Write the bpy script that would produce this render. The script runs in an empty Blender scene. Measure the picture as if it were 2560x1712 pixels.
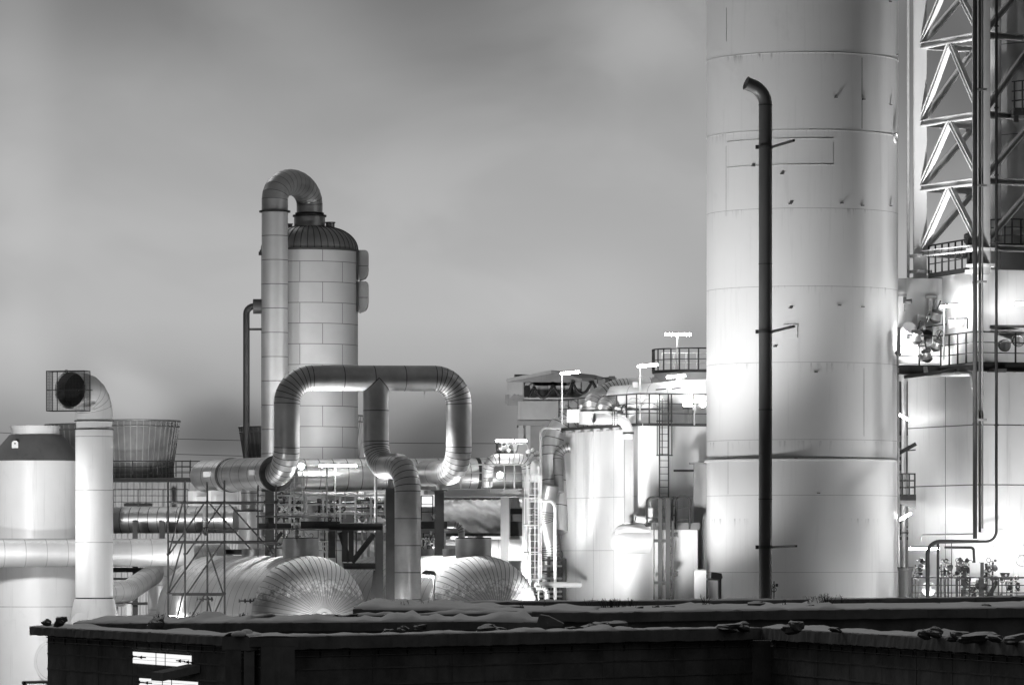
import bpy, math, random
from mathutils import Vector, Matrix
random.seed(7)
R = math.radians
scene = bpy.context.scene
COL = scene.collection
F = 12000.0      # focal length of the telephoto view, in pixels of the 2560 px wide photograph
CAMZ = 6.0       # eye height over the plant ground
HOR = 1400.0     # image row of the horizon

# ------------------------------------------------------------------ camera
cam = bpy.data.cameras.new('camera'); camo = bpy.data.objects.new('camera', cam); COL.objects.link(camo)
camo.location = (0, 0, CAMZ); camo.rotation_euler = (R(90), 0, 0)
cam.sensor_width = 36.0; cam.lens = 36.0 * F / 2560.0
cam.shift_y = (HOR - 856.0) / 2560.0
cam.clip_start = 1.0; cam.clip_end = 6000.0
scene.camera = camo

# ------------------------------------------------------------------ world (night sky lit by the plant, cloudy)
SUN_EL, SUN_ROT = R(35), R(-25)
world = bpy.data.worlds.new('World'); scene.world = world; world.use_nodes = True
def build_world():
    nt = world.node_tree; N = nt.nodes; L = nt.links; N.clear()
    out = N.new('ShaderNodeOutputWorld'); bg = N.new('ShaderNodeBackground'); L.new(bg.outputs[0], out.inputs[0])
    tc = N.new('ShaderNodeTexCoord'); sep = N.new('ShaderNodeSeparateXYZ'); L.new(tc.outputs['Generated'], sep.inputs[0])
    def mth(op, a, b=None, c=None, clamp=False):
        n = N.new('ShaderNodeMath'); n.operation = op; n.use_clamp = clamp
        for i, v in enumerate((a, b, c)):
            if v is None: continue
            if isinstance(v, (int, float)): n.inputs[i].default_value = v
            else: L.new(v, n.inputs[i])
        return n.outputs[0]
    def mapr(v, a, b, c, d):
        n = N.new('ShaderNodeMapRange'); n.interpolation_type = 'SMOOTHERSTEP'
        L.new(v, n.inputs[0])
        for i, q in enumerate((a, b, c, d)): n.inputs[i + 1].default_value = q
        return n.outputs[0]
    ramp = N.new('ShaderNodeValToRGB'); el = mth('ADD', sep.outputs[2], 0.05); el = mth('MULTIPLY', el, 4.0)   # elevation -0.05..0.2 -> 0..1
    L.new(el, ramp.inputs[0]); cr = ramp.color_ramp
    stops = [(-0.05, .02), (0.0, .06), (0.012, .12), (0.024, .20), (0.036, .31), (0.05, .39), (0.068, .39), (0.085, .34), (0.1, .27), (0.117, .20), (0.15, .14), (0.2, .08)]
    while len(cr.elements) > 1: cr.elements.remove(cr.elements[0])
    for i, (e, v) in enumerate(stops):
        p = (e + .05) * 4
        q = cr.elements[0] if i == 0 else cr.elements.new(min(p, 1))
        q.position = min(p, 1); q.color = (v, v, v, 1)
    # broad streaky clouds
    mp = N.new('ShaderNodeMapping'); mp.inputs['Scale'].default_value = (9, 9, 16); mp.inputs['Location'].default_value = (3.1, .4, 1.7); mp.inputs['Rotation'].default_value = (0, R(-14), 0)
    L.new(tc.outputs['Generated'], mp.inputs[0])
    no = N.new('ShaderNodeTexNoise'); no.inputs['Scale'].default_value = 2.0; no.inputs['Detail'].default_value = 4.0; no.inputs['Roughness'].default_value = .5; no.inputs['Distortion'].default_value = .35
    L.new(mp.outputs[0], no.inputs['Vector'])
    cl = mapr(no.outputs[0], .3, .7, .92, 1.07)
    v = mth('MULTIPLY', ramp.outputs[0], cl)
    # cloud banks and glows of their own, each a soft patch of sky round one direction
    def bank(px, py, rx, ry, amp, rot=0):
        global _
        m2 = N.new('ShaderNodeMapping'); m2.vector_type = 'TEXTURE'
        m2.inputs['Location'].default_value = ((px - 1280) / F, 1, (HOR - py) / F)
        m2.inputs['Rotation'].default_value = (0, R(rot), 0)
        m2.inputs['Scale'].default_value = (rx / F, 1.2, ry / F)
        L.new(tc.outputs['Generated'], m2.inputs[0])
        n2 = N.new('ShaderNodeVectorMath'); n2.operation = 'MULTIPLY_ADD'
        n2.inputs[1].default_value = (.7, 0, .7)
        L.new(no.outputs['Color'], n2.inputs[0]); n2.inputs[2].default_value = (0, 0, 0)
        ad = N.new('ShaderNodeVectorMath'); ad.operation = 'ADD'; L.new(m2.outputs[0], ad.inputs[0]); L.new(n2.outputs[0], ad.inputs[1])
        sb = N.new('ShaderNodeVectorMath'); sb.operation = 'SUBTRACT'; L.new(ad.outputs[0], sb.inputs[0]); sb.inputs[1].default_value = (.35, 0, .35)
        ln = N.new('ShaderNodeVectorMath'); ln.operation = 'LENGTH'; L.new(sb.outputs[0], ln.inputs[0])
        return mapr(ln.outputs['Value'], 0.0, 1.0, amp, 0.0)
    for b in BANKS: v = mth('ADD', v, bank(*b))
    v = mth('MAXIMUM', v, .012)
    front = mapr(sep.outputs[1], .25, .97, 0.0, 1.0)
    v = mth('MULTIPLY', v, front)
    # faint night sky all round
    sky = N.new('ShaderNodeTexSky'); sky.sky_type = 'NISHITA'; sky.sun_disc = False; sky.sun_elevation = SUN_EL; sky.sun_rotation = SUN_ROT
    bw = N.new('ShaderNodeRGBToBW'); L.new(sky.outputs[0], bw.inputs[0])
    dome = mapr(sep.outputs[2], -.05, .9, .04, .115)
    v = mth('ADD', v, dome)
    v = mth('ADD', v, mth('MULTIPLY', bw.outputs[0], .002))
    cmb = N.new('ShaderNodeCombineColor')
    for i in range(3): L.new(v, cmb.inputs[i])
    L.new(cmb.outputs[0], bg.inputs[0]); bg.inputs[1].default_value = 1.0
BANKS = [(1110, 40, 520, 360, -.085, 25), (330, 40, 380, 260, -.06, 0), (1010, 330, 500, 120, -.03, 0), (1620, 60, 330, 240, .10, -20),
         (60, 300, 160, 700, .05, 0), (20, 880, 240, 200, .10, 0), (160, 1020, 200, 110, .06, 0), (330, 990, 180, 120, .12, 30), (570, 1080, 260, 150, -.15, 0),
         (1110, 1090, 360, 200, -.15, -25), (1420, 760, 380, 240, .07, 0), (1740, 860, 120, 150, -.06, 0), (2330, 250, 330, 520, -.15, 0), (2520, 330, 260, 420, -.06, 0)]
build_world()
sun = bpy.data.lights.new('moonlight', 'SUN'); suno = bpy.data.objects.new('moonlight', sun); COL.objects.link(suno)
sun.energy = .30; sun.angle = R(25); sun.color = (1, 1, 1); suno.location = (0, 0, 60)
suno.rotation_euler = (R(-55), 0, R(25))

scene.view_settings.view_transform = 'Standard'; scene.view_settings.look = 'None'
scene.view_settings.exposure = 0.0; scene.view_settings.gamma = 1.0; scene.view_settings.use_curve_mapping = False
scene.cycles.use_denoising = True
scene.cycles.max_bounces = 6; scene.cycles.diffuse_bounces = 3; scene.cycles.glossy_bounces = 4; scene.cycles.transparent_max_bounces = 8
scene.cycles.sample_clamp_indirect = 3.0; scene.cycles.sample_clamp_direct = 0.0
scene.cycles.caustics_reflective = False; scene.cycles.caustics_refractive = False

# ------------------------------------------------------------------ measuring
def pt(px, py, D): return Vector(((px - 1280) / F * D, D, CAMZ + (HOR - py) / F * D))
def zz(py, D): return CAMZ + (HOR - py) / F * D
def xx(px, D): return (px - 1280) / F * D
def ml(px, D): return px / F * D
UP = Vector((0, 0, 1)); XA = Vector((1, 0, 0)); YA = Vector((0, 1, 0))
def hdir(deg): return Vector((math.cos(R(deg)), math.sin(R(deg)), 0))
A = Vector((-.454, .891, 0)); B = Vector((.891, .454, 0))          # the two directions of the plant grid
A2 = Vector((-.375, .927, 0)); B2 = Vector((.927, .375, 0))        # grid of the tall buildings

# ------------------------------------------------------------------ materials
MATS = {}
def mk(name, base, metal=0.0, rough=.5, var=.12, scale=1.5, zs=1.0, bump=0.0, snow=0.0, panel=None, stain=0.0, spec=.5, emit=0.0, rust=None):
    m = bpy.data.materials.new(name); m.use_nodes = True; nt = m.node_tree; N = nt.nodes; L = nt.links
    b = N['Principled BSDF']; b.inputs['Metallic'].default_value = metal; b.inputs['Roughness'].default_value = rough
    b.inputs['Specular IOR Level'].default_value = spec
    if emit:
        b.inputs['Base Color'].default_value = (base,) * 3 + (1,)
        b.inputs['Emission Color'].default_value = (1, 1, 1, 1); b.inputs['Emission Strength'].default_value = emit
        MATS[name] = m; return m
    tc = N.new('ShaderNodeTexCoord')
    mp = N.new('ShaderNodeMapping'); mp.inputs['Scale'].default_value = (scale, scale, scale * zs); L.new(tc.outputs['Object'], mp.inputs[0])
    no = N.new('ShaderNodeTexNoise'); no.inputs['Scale'].default_value = 1.0; no.inputs['Detail'].default_value = 5; no.inputs['Roughness'].default_value = .6
    L.new(mp.outputs[0], no.inputs['Vector'])
    r = N.new('ShaderNodeMapRange'); L.new(no.outputs[0], r.inputs[0]); r.inputs[1].default_value = .3; r.inputs[2].default_value = .7
    r.inputs[3].default_value = max(0, base * (1 - var)); r.inputs[4].default_value = min(1, base * (1 + var))
    val = r.outputs[0]
    def mul(a, bb):
        n = N.new('ShaderNodeMath'); n.operation = 'MULTIPLY'
        for i, q in enumerate((a, bb)):
            if isinstance(q, (int, float)): n.inputs[i].default_value = q
            else: L.new(q, n.inputs[i])
        return n.outputs[0]
    if stain:      # rust runs and grime with a shape of their own
        m2 = N.new('ShaderNodeMapping'); m2.inputs['Scale'].default_value = (4.5, 4.5, .22); L.new(tc.outputs['Object'], m2.inputs[0])
        n2 = N.new('ShaderNodeTexNoise'); n2.inputs['Scale'].default_value = 1.0; n2.inputs['Detail'].default_value = 6; n2.inputs['Roughness'].default_value = .65; L.new(m2.outputs[0], n2.inputs['Vector'])
        m3 = N.new('ShaderNodeMapRange'); L.new(n2.outputs[0], m3.inputs[0]); m3.inputs[1].default_value = .56; m3.inputs[2].default_value = .78; m3.inputs[3].default_value = 1; m3.inputs[4].default_value = 1 - stain
        val = mul(val, m3.outputs[0])
        n4 = N.new('ShaderNodeTexNoise'); n4.inputs['Scale'].default_value = .55; n4.inputs['Detail'].default_value = 8; n4.inputs['Roughness'].default_value = .72; L.new(tc.outputs['Object'], n4.inputs['Vector'])
        m4 = N.new('ShaderNodeMapRange'); L.new(n4.outputs[0], m4.inputs[0]); m4.inputs[1].default_value = .6; m4.inputs[2].default_value = .8; m4.inputs[3].default_value = 1; m4.inputs[4].default_value = 1 - stain * .8
        val = mul(val, m4.outputs[0])
    if panel:      # sheet joints from the UV map in metres
        w, h, mw, dk = panel
        uv = N.new('ShaderNodeUVMap')
        bt = N.new('ShaderNodeTexBrick'); bt.inputs['Scale'].default_value = 1.0; bt.inputs['Mortar Size'].default_value = mw; bt.inputs['Mortar Smooth'].default_value = 0.1
        bt.inputs['Brick Width'].default_value = w; bt.inputs['Row Height'].default_value = h
        bt.inputs['Color1'].default_value = (1, 1, 1, 1); bt.inputs['Color2'].default_value = (.93, .93, .93, 1); bt.inputs['Mortar'].default_value = (dk, dk, dk, 1)
        bt.offset = .5; L.new(uv.outputs[0], bt.inputs['Vector'])
        val = mul(val, bt.outputs['Color'])
    if rust:       # rust and grime runs below each weld seam
        z0, step, ln = rust
        sz = N.new('ShaderNodeSeparateXYZ'); L.new(tc.outputs['Object'], sz.inputs[0])
        def mth(op, a, b, c=None, clamp=False):
            n = N.new('ShaderNodeMath'); n.operation = op; n.use_clamp = clamp
            for i, q in enumerate((a, b, c)):
                if q is None: continue
                if isinstance(q, (int, float)): n.inputs[i].default_value = q
                else: L.new(q, n.inputs[i])
            return n.outputs[0]
        f = mth('FRACT', mth('DIVIDE', mth('SUBTRACT', z0 + 40 * step, sz.outputs[2]), step), 0)
        near = mth('SUBTRACT', 1, mth('DIVIDE', f, ln / step), clamp=True)
        m7 = N.new('ShaderNodeMapping'); m7.inputs['Scale'].default_value = (5, 5, .5); L.new(tc.outputs['Object'], m7.inputs[0])
        n7 = N.new('ShaderNodeTexNoise'); n7.inputs['Scale'].default_value = 1.0; n7.inputs['Detail'].default_value = 8; n7.inputs['Roughness'].default_value = .75; L.new(m7.outputs[0], n7.inputs['Vector'])
        n8 = N.new('ShaderNodeTexNoise'); n8.inputs['Scale'].default_value = .35; n8.inputs['Detail'].default_value = 2; L.new(tc.outputs['Object'], n8.inputs['Vector'])
        th = mth('MULTIPLY', mth('SUBTRACT', n7.outputs[0], .52), mth('MULTIPLY', near, near)); th = mth('MULTIPLY', th, mth('MULTIPLY', mth('SUBTRACT', n8.outputs[0], .40, clamp=True), 34.0), clamp=True)
        val = mul(val, mth('SUBTRACT', 1, mth('MULTIPLY', th, .75, clamp=True)))
    rr = N.new('ShaderNodeMapRange'); L.new(no.outputs[0], rr.inputs[0]); rr.inputs[1].default_value = .25; rr.inputs[2].default_value = .75
    rr.inputs[3].default_value = max(.05, rough - .08); rr.inputs[4].default_value = min(1, rough + .1); rough_s = rr.outputs[0]; metal_s = None
    if snow:
        g = N.new('ShaderNodeNewGeometry'); sp = N.new('ShaderNodeSeparateXYZ'); L.new(g.outputs['Normal'], sp.inputs[0])
        n5 = N.new('ShaderNodeTexNoise'); n5.inputs['Scale'].default_value = 6.0; n5.inputs['Detail'].default_value = 6; n5.inputs['Roughness'].default_value = .75; L.new(tc.outputs['Object'], n5.inputs['Vector'])
        a1 = N.new('ShaderNodeMath'); a1.operation = 'MULTIPLY_ADD'; L.new(n5.outputs[0], a1.inputs[0]); a1.inputs[1].default_value = .9; L.new(sp.outputs[2], a1.inputs[2])
        mm = N.new('ShaderNodeMapRange'); L.new(a1.outputs[0], mm.inputs[0]); mm.inputs[1].default_value = snow + .40; mm.inputs[2].default_value = snow + .58
        mx = N.new('ShaderNodeMix'); mx.data_type = 'FLOAT'; L.new(mm.outputs[0], mx.inputs['Factor']); L.new(val, mx.inputs[2]); mx.inputs[3].default_value = .85
        val = mx.outputs[0]
        mx2 = N.new('ShaderNodeMix'); mx2.data_type = 'FLOAT'; L.new(mm.outputs[0], mx2.inputs['Factor']); L.new(rough_s, mx2.inputs[2]); mx2.inputs[3].default_value = .9; rough_s = mx2.outputs[0]
        mx3 = N.new('ShaderNodeMix'); mx3.data_type = 'FLOAT'; L.new(mm.outputs[0], mx3.inputs['Factor']); mx3.inputs[2].default_value = metal; mx3.inputs[3].default_value = 0; metal_s = mx3.outputs[0]
    c = N.new('ShaderNodeCombineColor')
    for i in range(3): L.new(val, c.inputs[i])
    L.new(c.outputs[0], b.inputs['Base Color']); L.new(rough_s, b.inputs['Roughness'])
    if metal_s: L.new(metal_s, b.inputs['Metallic'])
    if bump:
        n6 = N.new('ShaderNodeTexNoise'); n6.inputs['Scale'].default_value = scale * 4; n6.inputs['Detail'].default_value = 6; L.new(tc.outputs['Object'], n6.inputs['Vector'])
        bp = N.new('ShaderNodeBump'); bp.inputs['Strength'].default_value = bump; bp.inputs['Distance'].default_value = .06; L.new(n6.outputs[0], bp.inputs['Height']); L.new(bp.outputs[0], b.inputs['Normal'])
    MATS[name] = m; return m
mk('clad', .52, .8, .42, .24, .9, bump=.10)                      # aluminium cladding of the loop
mk('clad_snow', .60, .85, .38, .14, .8, snow=.52)
mk('vessel_clad', .52, .8, .42, .12, .7, snow=.70)
mk('head_clad', .34, .55, .5, .14, .7, snow=.30)
mk('clad_dark', .34, .8, .42, .2, .8)
mk('clad_pale', .72, .35, .42, .1, .8, snow=.72)
mk('column_clad', .62, .35, .55, .09, .5, panel=(2.05, .92, .016, .3))
mk('pipe_clad', .66, .5, .38, .09, .5)
mk('seam', .07, .3, .6, .2, 3)
mk('seam_mid', .14, .3, .6, .2, 3)
mk('seam_pale', .42, .2, .5, .2, 3)
mk('white', .80, 0, .38, .05, .4, stain=.22)
mk('white_clean', .82, 0, .42, .04, .6, stain=.08)
mk('stack_paint', .76, 0, .42, .05, .12, stain=.12, rust=(CAMZ + (HOR - 131) / F * 196.0, 194.0 / F * 196.0, .55))
mk('white_panel', .78, 0, .45, .05, .4, stain=.15, panel=(2.2, 2.6, .012, .62))
mk('grey', .36, 0, .5, .12, .8, stain=.2)
mk('hall_sheet', .5, 0, .55, .12, .8, stain=.25)
mk('grey_mid', .22, .1, .5, .15, .8, stain=.2)
mk('grey_dark', .10, .1, .5, .2, .8)
mk('cone_paint', .13, 0, .5, .25, .7, stain=.35)
mk('steel', .055, .3, .5, .2, 2)
mk('exhaust_paint', .085, .2, .42, .3, .8, zs=.3)
mk('steel_black', .025, .1, .55, .2, 2)
mk('scaffold_tube', .10, .45, .5, .2, 3)
mk('galv', .55, .7, .42, .15, 3)
mk('galv_pale', .75, .2, .5, .08, 3)
mk('black', .012, 0, .6, .2, 2)
mk('rib_clad', .34, .1, .6, .22, .9, stain=.3)
mk('rib_light', .52, .1, .55, .15, .9)
mk('corrugated', .42, .3, .5, .1, 1)
mk('concrete', .17, 0, .85, .4, .9, bump=.35, stain=.45)
mk('concrete_wall', .17, 0, .9, .55, .8, bump=.3, stain=.4)
mk('ground_snow', .07, 0, .9, .3, .4, bump=.2)
mk('snow', .82, 0, .85, .08, 2.5, bump=.25)
mk('stone', .10, 0, .9, .3, 4, bump=.4, snow=.55)
mk('tarp', .60, 0, .45, .14, 2.2, bump=.5)
mk('wood_pale', .8, 0, .7, .2, 1.2, zs=14)
mk('weed', .05, 0, .8, .3, 3)
mk('lamp', 1, emit=100.0)
mk('lamp_soft', 1, emit=34.0)
mk('wire', .10, 0, .6, .1, 1)

# ------------------------------------------------------------------ mesh building
ORG = {}
class MB:
    def __init__(s): s.v = []; s.f = []; s.m = []; s.sm = []; s.uv = {}; s.sharp = set()
    def vert(s, p): s.v.append(Vector(p)); return len(s.v) - 1
    def face(s, idx, mat, smooth=False, uv=None):
        s.f.append(tuple(idx)); s.m.append(mat); s.sm.append(smooth)
        if uv: s.uv[len(s.f) - 1] = uv
    def box(s, c, sx, sy, sz, mat, dx=XA, dz=UP):
        """box centred on c; dx = direction of its x side, dz = of its z side"""
        dx = Vector(dx).normalized(); dz = Vector(dz).normalized(); dy = dz.cross(dx).normalized(); dz = dx.cross(dy)
        c = Vector(c); i0 = len(s.v)
        for k in (-.5, .5):
            for j in (-.5, .5):
                for i in (-.5, .5): s.v.append(c + dx * i * sx + dy * j * sy + dz * k * sz)
        for q in ((0, 2, 3, 1), (4, 5, 7, 6), (0, 1, 5, 4), (2, 6, 7, 3), (0, 4, 6, 2), (1, 3, 7, 5)): s.face([i0 + a for a in q], mat)
        return s
    def beam(s, a, b, w, h, mat, up=UP):
        """bar of width w and height h from a to b"""
        a = Vector(a); b = Vector(b); d = b - a
        if abs(d.normalized().dot(up)) > .98: up = YA
        sd = d.cross(Vector(up)).normalized()
        u2 = sd.cross(d).normalized()
        s.box((a + b) / 2, d.length, w, h, mat, d, u2); return s
    def ibeam(s, a, b, w, h, mat, up=UP, t=.05):
        a = Vector(a); b = Vector(b); d = (b - a).normalized()
        if abs(d.dot(up)) > .98: up = YA
        sd = d.cross(Vector(up)).normalized(); u2 = sd.cross(d).normalized()
        prof = [(-w/2, -h/2), (w/2, -h/2), (w/2, -h/2+t), (t/2, -h/2+t), (t/2, h/2-t), (w/2, h/2-t), (w/2, h/2), (-w/2, h/2), (-w/2, h/2-t), (-t/2, h/2-t), (-t/2, -h/2+t), (-w/2, -h/2+t)]
        r0 = [s.vert(a + sd * x + u2 * y) for x, y in prof]; r1 = [s.vert(b + sd * x + u2 * y) for x, y in prof]
        n = len(prof)
        for i in range(n): s.face((r0[i], r0[(i + 1) % n], r1[(i + 1) % n], r1[i]), mat)
        for r in (r0[::-1], r1):
            s.face((r[0], r[1], r[2], r[11]) if r is r1 else (r[11], r[10], r[9], r[0]), mat)
            if r is r1:
                s.face((r[10], r[3], r[4], r[9]), mat); s.face((r[8], r[5], r[6], r[7]), mat)
            else:
                s.face((r[1], r[2], r[7], r[8]), mat); s.face((r[3], r[4], r[5], r[6]), mat)
        return s
    def _rings(s, rings, mats, closed, vlen, sharp, radii, smooth=True):
        n = len(rings[0]); idx = [[s.vert(p) for p in r] for r in rings]
        for k in range(len(rings) - 1):
            ra = max(radii[k], .01)
            for i in range(n):
                j = (i + 1) % n
                u0 = i / n * 2 * math.pi * s.uvr; u1 = (i + 1) / n * 2 * math.pi * s.uvr
                s.face((idx[k][i], idx[k][j], idx[k + 1][j], idx[k + 1][i]), mats[k], smooth, [(u0, vlen[k]), (u1, vlen[k]), (u1, vlen[k + 1]), (u0, vlen[k + 1])])
        for k in range(len(rings)):
            if sharp[k]:
                for i in range(n): s.sharp.add(tuple(sorted((idx[k][i], idx[k][(i + 1) % n]))))
        return idx
    uvr = 1.0
    def sweep(s, P, r, mat, n=28, seam='seam', seams=(), every=None, sw=.03, caps=(True, True), joints=True, capmat=None):
        """tube of radius r along the polyline P; a dark sheet joint at the listed points, and every so many metres on the long straights"""
        P = [Vector(p) for p in P]
        rad = r if isinstance(r, (list, tuple)) else [r] * len(P)
        # split the straights
        pts = [P[0]]; rr = [rad[0]]; jt = [False]
        for i in range(1, len(P)):
            d = P[i] - P[i - 1]; ln = d.length
            if every and ln > every * 1.3:
                k = max(1, round(ln / every))
                for q in range(1, k):
                    f = q / k; pts.append(P[i - 1] + d * f); rr.append(rad[i - 1] * (1 - f) + rad[i] * f); jt.append(True)
            pts.append(P[i]); rr.append(rad[i]); jt.append((seams == 'all' and 0 < i < len(P) - 1) or (seams != 'all' and i in seams))
        T = []
        for i in range(len(pts)):
            a = (pts[i] - pts[i - 1]).normalized() if i else None; b = (pts[i + 1] - pts[i]).normalized() if i < len(pts) - 1 else None
            T.append((a if b is None else b if a is None else (a + b).normalized()))
        t = T[0]; u = t.cross(UP)
        if u.length < .1: u = t.cross(YA)
        u.normalize(); U = [u]
        for i in range(1, len(pts)):
            q = T[i - 1].rotation_difference(T[i]); u = q @ U[-1]; u = (u - T[i] * u.dot(T[i])).normalized(); U.append(u)
        rings = []; mats = []; vl = []; sharp = []; radii = []; acc = 0
        s.uvr = rr[0]
        for i in range(len(pts)):
            if i: acc += (pts[i] - pts[i - 1]).length
            w = T[i].cross(U[i]); k = 1.0
            if 0 < i < len(pts) - 1:
                c = (pts[i] - pts[i - 1]).normalized().dot(T[i]); k = 1 / max(.5, c)
            def ring(off, rad_, kk):
                return [pts[i] + T[i] * off + (U[i] * math.cos(2 * math.pi * a / n) + w * math.sin(2 * math.pi * a / n)) * rad_ for a in range(n)]
            if jt[i] and 0 < i < len(pts) - 1:
                rings += [ring(-sw / 2, rr[i], k), ring(sw / 2, rr[i], k)]; vl += [acc - sw / 2, acc + sw / 2]; sharp += [True, True]; radii += [rr[i]] * 2
                mats += [seam, mat]
            else:
                rings.append(ring(0, rr[i], k)); vl.append(acc); sharp.append(False); radii.append(rr[i]); mats.append(mat)
        idx = s._rings(rings, mats, True, vl, sharp, radii)
        for e, c in ((0, caps[0]), (-1, caps[1])):
            if c:
                f = idx[e][::-1] if e == 0 else idx[e]
                s.face(f, capmat or mat)
                for i in range(n): s.sharp.add(tuple(sorted((idx[e][i], idx[e][(i + 1) % n]))))
        return s
    def rod(s, a, b, r, mat, n=8): return s.sweep([a, b], r, mat, n=n)
    def revolve(s, o, prof, n=48, axis=UP, start=None, capb=True, capt=True, smooth=True, ang=None):
        """prof: (distance along axis, radius, material of the band to the next, sharp)"""
        o = Vector(o); ax = Vector(axis).normalized(); u = ax.cross(YA)
        if u.length < .1: u = ax.cross(XA)
        u.normalize(); w = ax.cross(u)
        rings = []; vl = []; L = 0
        for k, p in enumerate(prof):
            if k: L += math.hypot(p[0] - prof[k - 1][0], p[1] - prof[k - 1][1])
            vl.append(L)
            rings.append([o + ax * p[0] + (u * math.cos(2 * math.pi * a / n) + w * math.sin(2 * math.pi * a / n)) * p[1] for a in range(n)])
        s.uvr = max(p[1] for p in prof)
        idx = s._rings(rings, [p[2] for p in prof], True, vl, [len(p) > 3 and p[3] for p in prof], [p[1] for p in prof], smooth)
        if capb and prof[0][1] > 1e-3: s.face(idx[0][::-1], prof[0][2])
        if capt and prof[-1][1] > 1e-3: s.face(idx[-1], prof[-1][2])
        return s
    def prism(s, poly, d, mat, capmat=None):
        """polygon (world points, planar) thickened by the vector d"""
        d = Vector(d); a = [s.vert(p) for p in poly]; b = [s.vert(Vector(p) + d) for p in poly]; n = len(poly)
        s.face(a[::-1], capmat or mat); s.face(b, capmat or mat)
        for i in range(n): s.face((a[i], a[(i + 1) % n], b[(i + 1) % n], b[i]), mat)
        return s
    def torus(s, c, axis, R_, r, mat, n=28, k=8):
        c = Vector(c); ax = Vector(axis).normalized(); u = ax.cross(UP)
        if u.length < .1: u = ax.cross(XA)
        u.normalize(); w = ax.cross(u); idx = []
        for i in range(n):
            a = 2 * math.pi * i / n; d = u * math.cos(a) + w * math.sin(a)
            idx.append([s.vert(c + d * (R_ + r * math.cos(2 * math.pi * j / k)) + ax * r * math.sin(2 * math.pi * j / k)) for j in range(k)])
        for i in range(n):
            for j in range(k): s.face((idx[i][j], idx[(i + 1) % n][j], idx[(i + 1) % n][(j + 1) % k], idx[i][(j + 1) % k]), mat, True)
        return s
    def build(s, name, parent=None, label=None, cat=None, group=None, kind=None):
        if parent is not None: org = ORG[parent.name]
        else:
            lo = Vector([min(v[i] for v in s.v) for i in range(3)]); hi = Vector([max(v[i] for v in s.v) for i in range(3)])
            org = Vector(((lo.x + hi.x) / 2, (lo.y + hi.y) / 2, lo.z))
        me = bpy.data.meshes.new(name); me.from_pydata([v - org for v in s.v], [], s.f)
        keys = []
        for k in s.m:
            if k not in keys: keys.append(k)
        for k in keys: me.materials.append(MATS[k])
        me.polygons.foreach_set('material_index', [keys.index(k) for k in s.m]); me.polygons.foreach_set('use_smooth', s.sm)
        if s.uv:
            ul = me.uv_layers.new(name='UVMap')
            for fi, uv in s.uv.items():
                for li, q in zip(me.polygons[fi].loop_indices, uv): ul.data[li].uv = q
        if s.sharp:
            at = me.attributes.get('sharp_edge') or me.attributes.new('sharp_edge', 'BOOLEAN', 'EDGE')
            for e in me.edges:
                if tuple(sorted(e.vertices)) in s.sharp: at.data[e.index].value = True
        me.update()
        o = bpy.data.objects.new(name, me); COL.objects.link(o)
        if parent is not None: o.parent = parent
        else: o.location = org
        ORG[o.name] = org
        tag(o, label, cat, group, kind); return o
def tag(o, label=None, cat=None, group=None, kind=None):
    if label: o['label'] = label
    if cat: o['category'] = cat
    if group: o['group'] = group
    if kind: o['kind'] = kind
    return o
def thing(name, label, cat, loc, group=None):
    o = bpy.data.objects.new(name, None); COL.objects.link(o); o.location = loc; o.empty_display_size = .3
    ORG[o.name] = Vector(loc); return tag(o, label, cat, group)
def copy_thing(o, loc, label, group=None, scale=None, rotz=None):
    c = o.copy(); COL.objects.link(c); c.location = loc; c['label'] = label
    if group: c['group'] = group
    if scale: c.scale = scale
    if rotz is not None: c.rotation_euler.z = rotz
    ORG[c.name] = Vector(loc)
    def kids(src, dst):
        for ch in list(src.children):
            k = ch.copy(); COL.objects.link(k); k.parent = dst; kids(ch, k)
    kids(o, c); return c
def route(corners, rb, nb=9):
    """polyline through the corner points with rounded bends; returns points and the numbers of the bend points"""
    C = [Vector(c) for c in corners]; out = [C[0]]; marks = []
    for i in range(1, len(C) - 1):
        a = (C[i - 1] - C[i]); b = (C[i + 1] - C[i]); r = rb[i - 1] if isinstance(rb, (list, tuple)) else rb
        ua, ub = a.normalized(), b.normalized(); th = math.acos(max(-1, min(1, ua.dot(ub))))
        d = r / math.tan(th / 2); n_ = ua.cross(ub).normalized(); cen = C[i] + (ua + ub).normalized() * (r / math.sin(th / 2))
        p0 = C[i] + ua * d; v0 = p0 - cen; tot = math.pi - th
        for k in range(nb + 1):
            q = Matrix.Rotation(-tot * k / nb, 3, n_) @ v0
            marks.append(len(out)); out.append(cen + q)
    out.append(C[-1]); return out, marks
def insulated(name, parent, corners, rb, r, mat='clad', every=1.0, nb=9, sw=.03, n=32, caps=(True, True), seam='seam', **kw):
    P, mk_ = route(corners, rb, nb) if len(corners) > 2 else (corners, [])
    return MB().sweep(P, r, mat, n=n, seam=seam, seams=set(mk_), every=every, sw=sw, caps=caps).build(name, parent, **kw)
def railing(name, label, pts, h=1.1, sp=1.1, r=.03, mat='steel', mids=2, toe=None, group=None, toeh=.15):
    """handrail along floor points: top rail, mid rails, every post a part"""
    pts = [Vector(p) for p in pts]; t = thing(name, label, 'railing', pts[0], group)
    MB().sweep([p + UP * h for p in pts], r, mat, n=8).build('top_rail', t)
    for k in range(mids): MB().sweep([p + UP * h * (k + 1) / (mids + 1) for p in pts], r * .7, mat, n=6).build('mid_rail', t)
    for i in range(len(pts) - 1):
        d = pts[i + 1] - pts[i]; k = max(1, round(d.length / sp))
        for q in range(k + (1 if i == len(pts) - 2 else 0)):
            p = pts[i] + d * q / k; MB().beam(p, p + UP * h, r * 2, r * 2, mat).build('post', t)
    if toe: 
        for i in range(len(pts) - 1): MB().beam(pts[i] - UP * toeh / 2, pts[i + 1] - UP * toeh / 2, .06, toeh, toe).build('toe_board', t)
    return t
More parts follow.
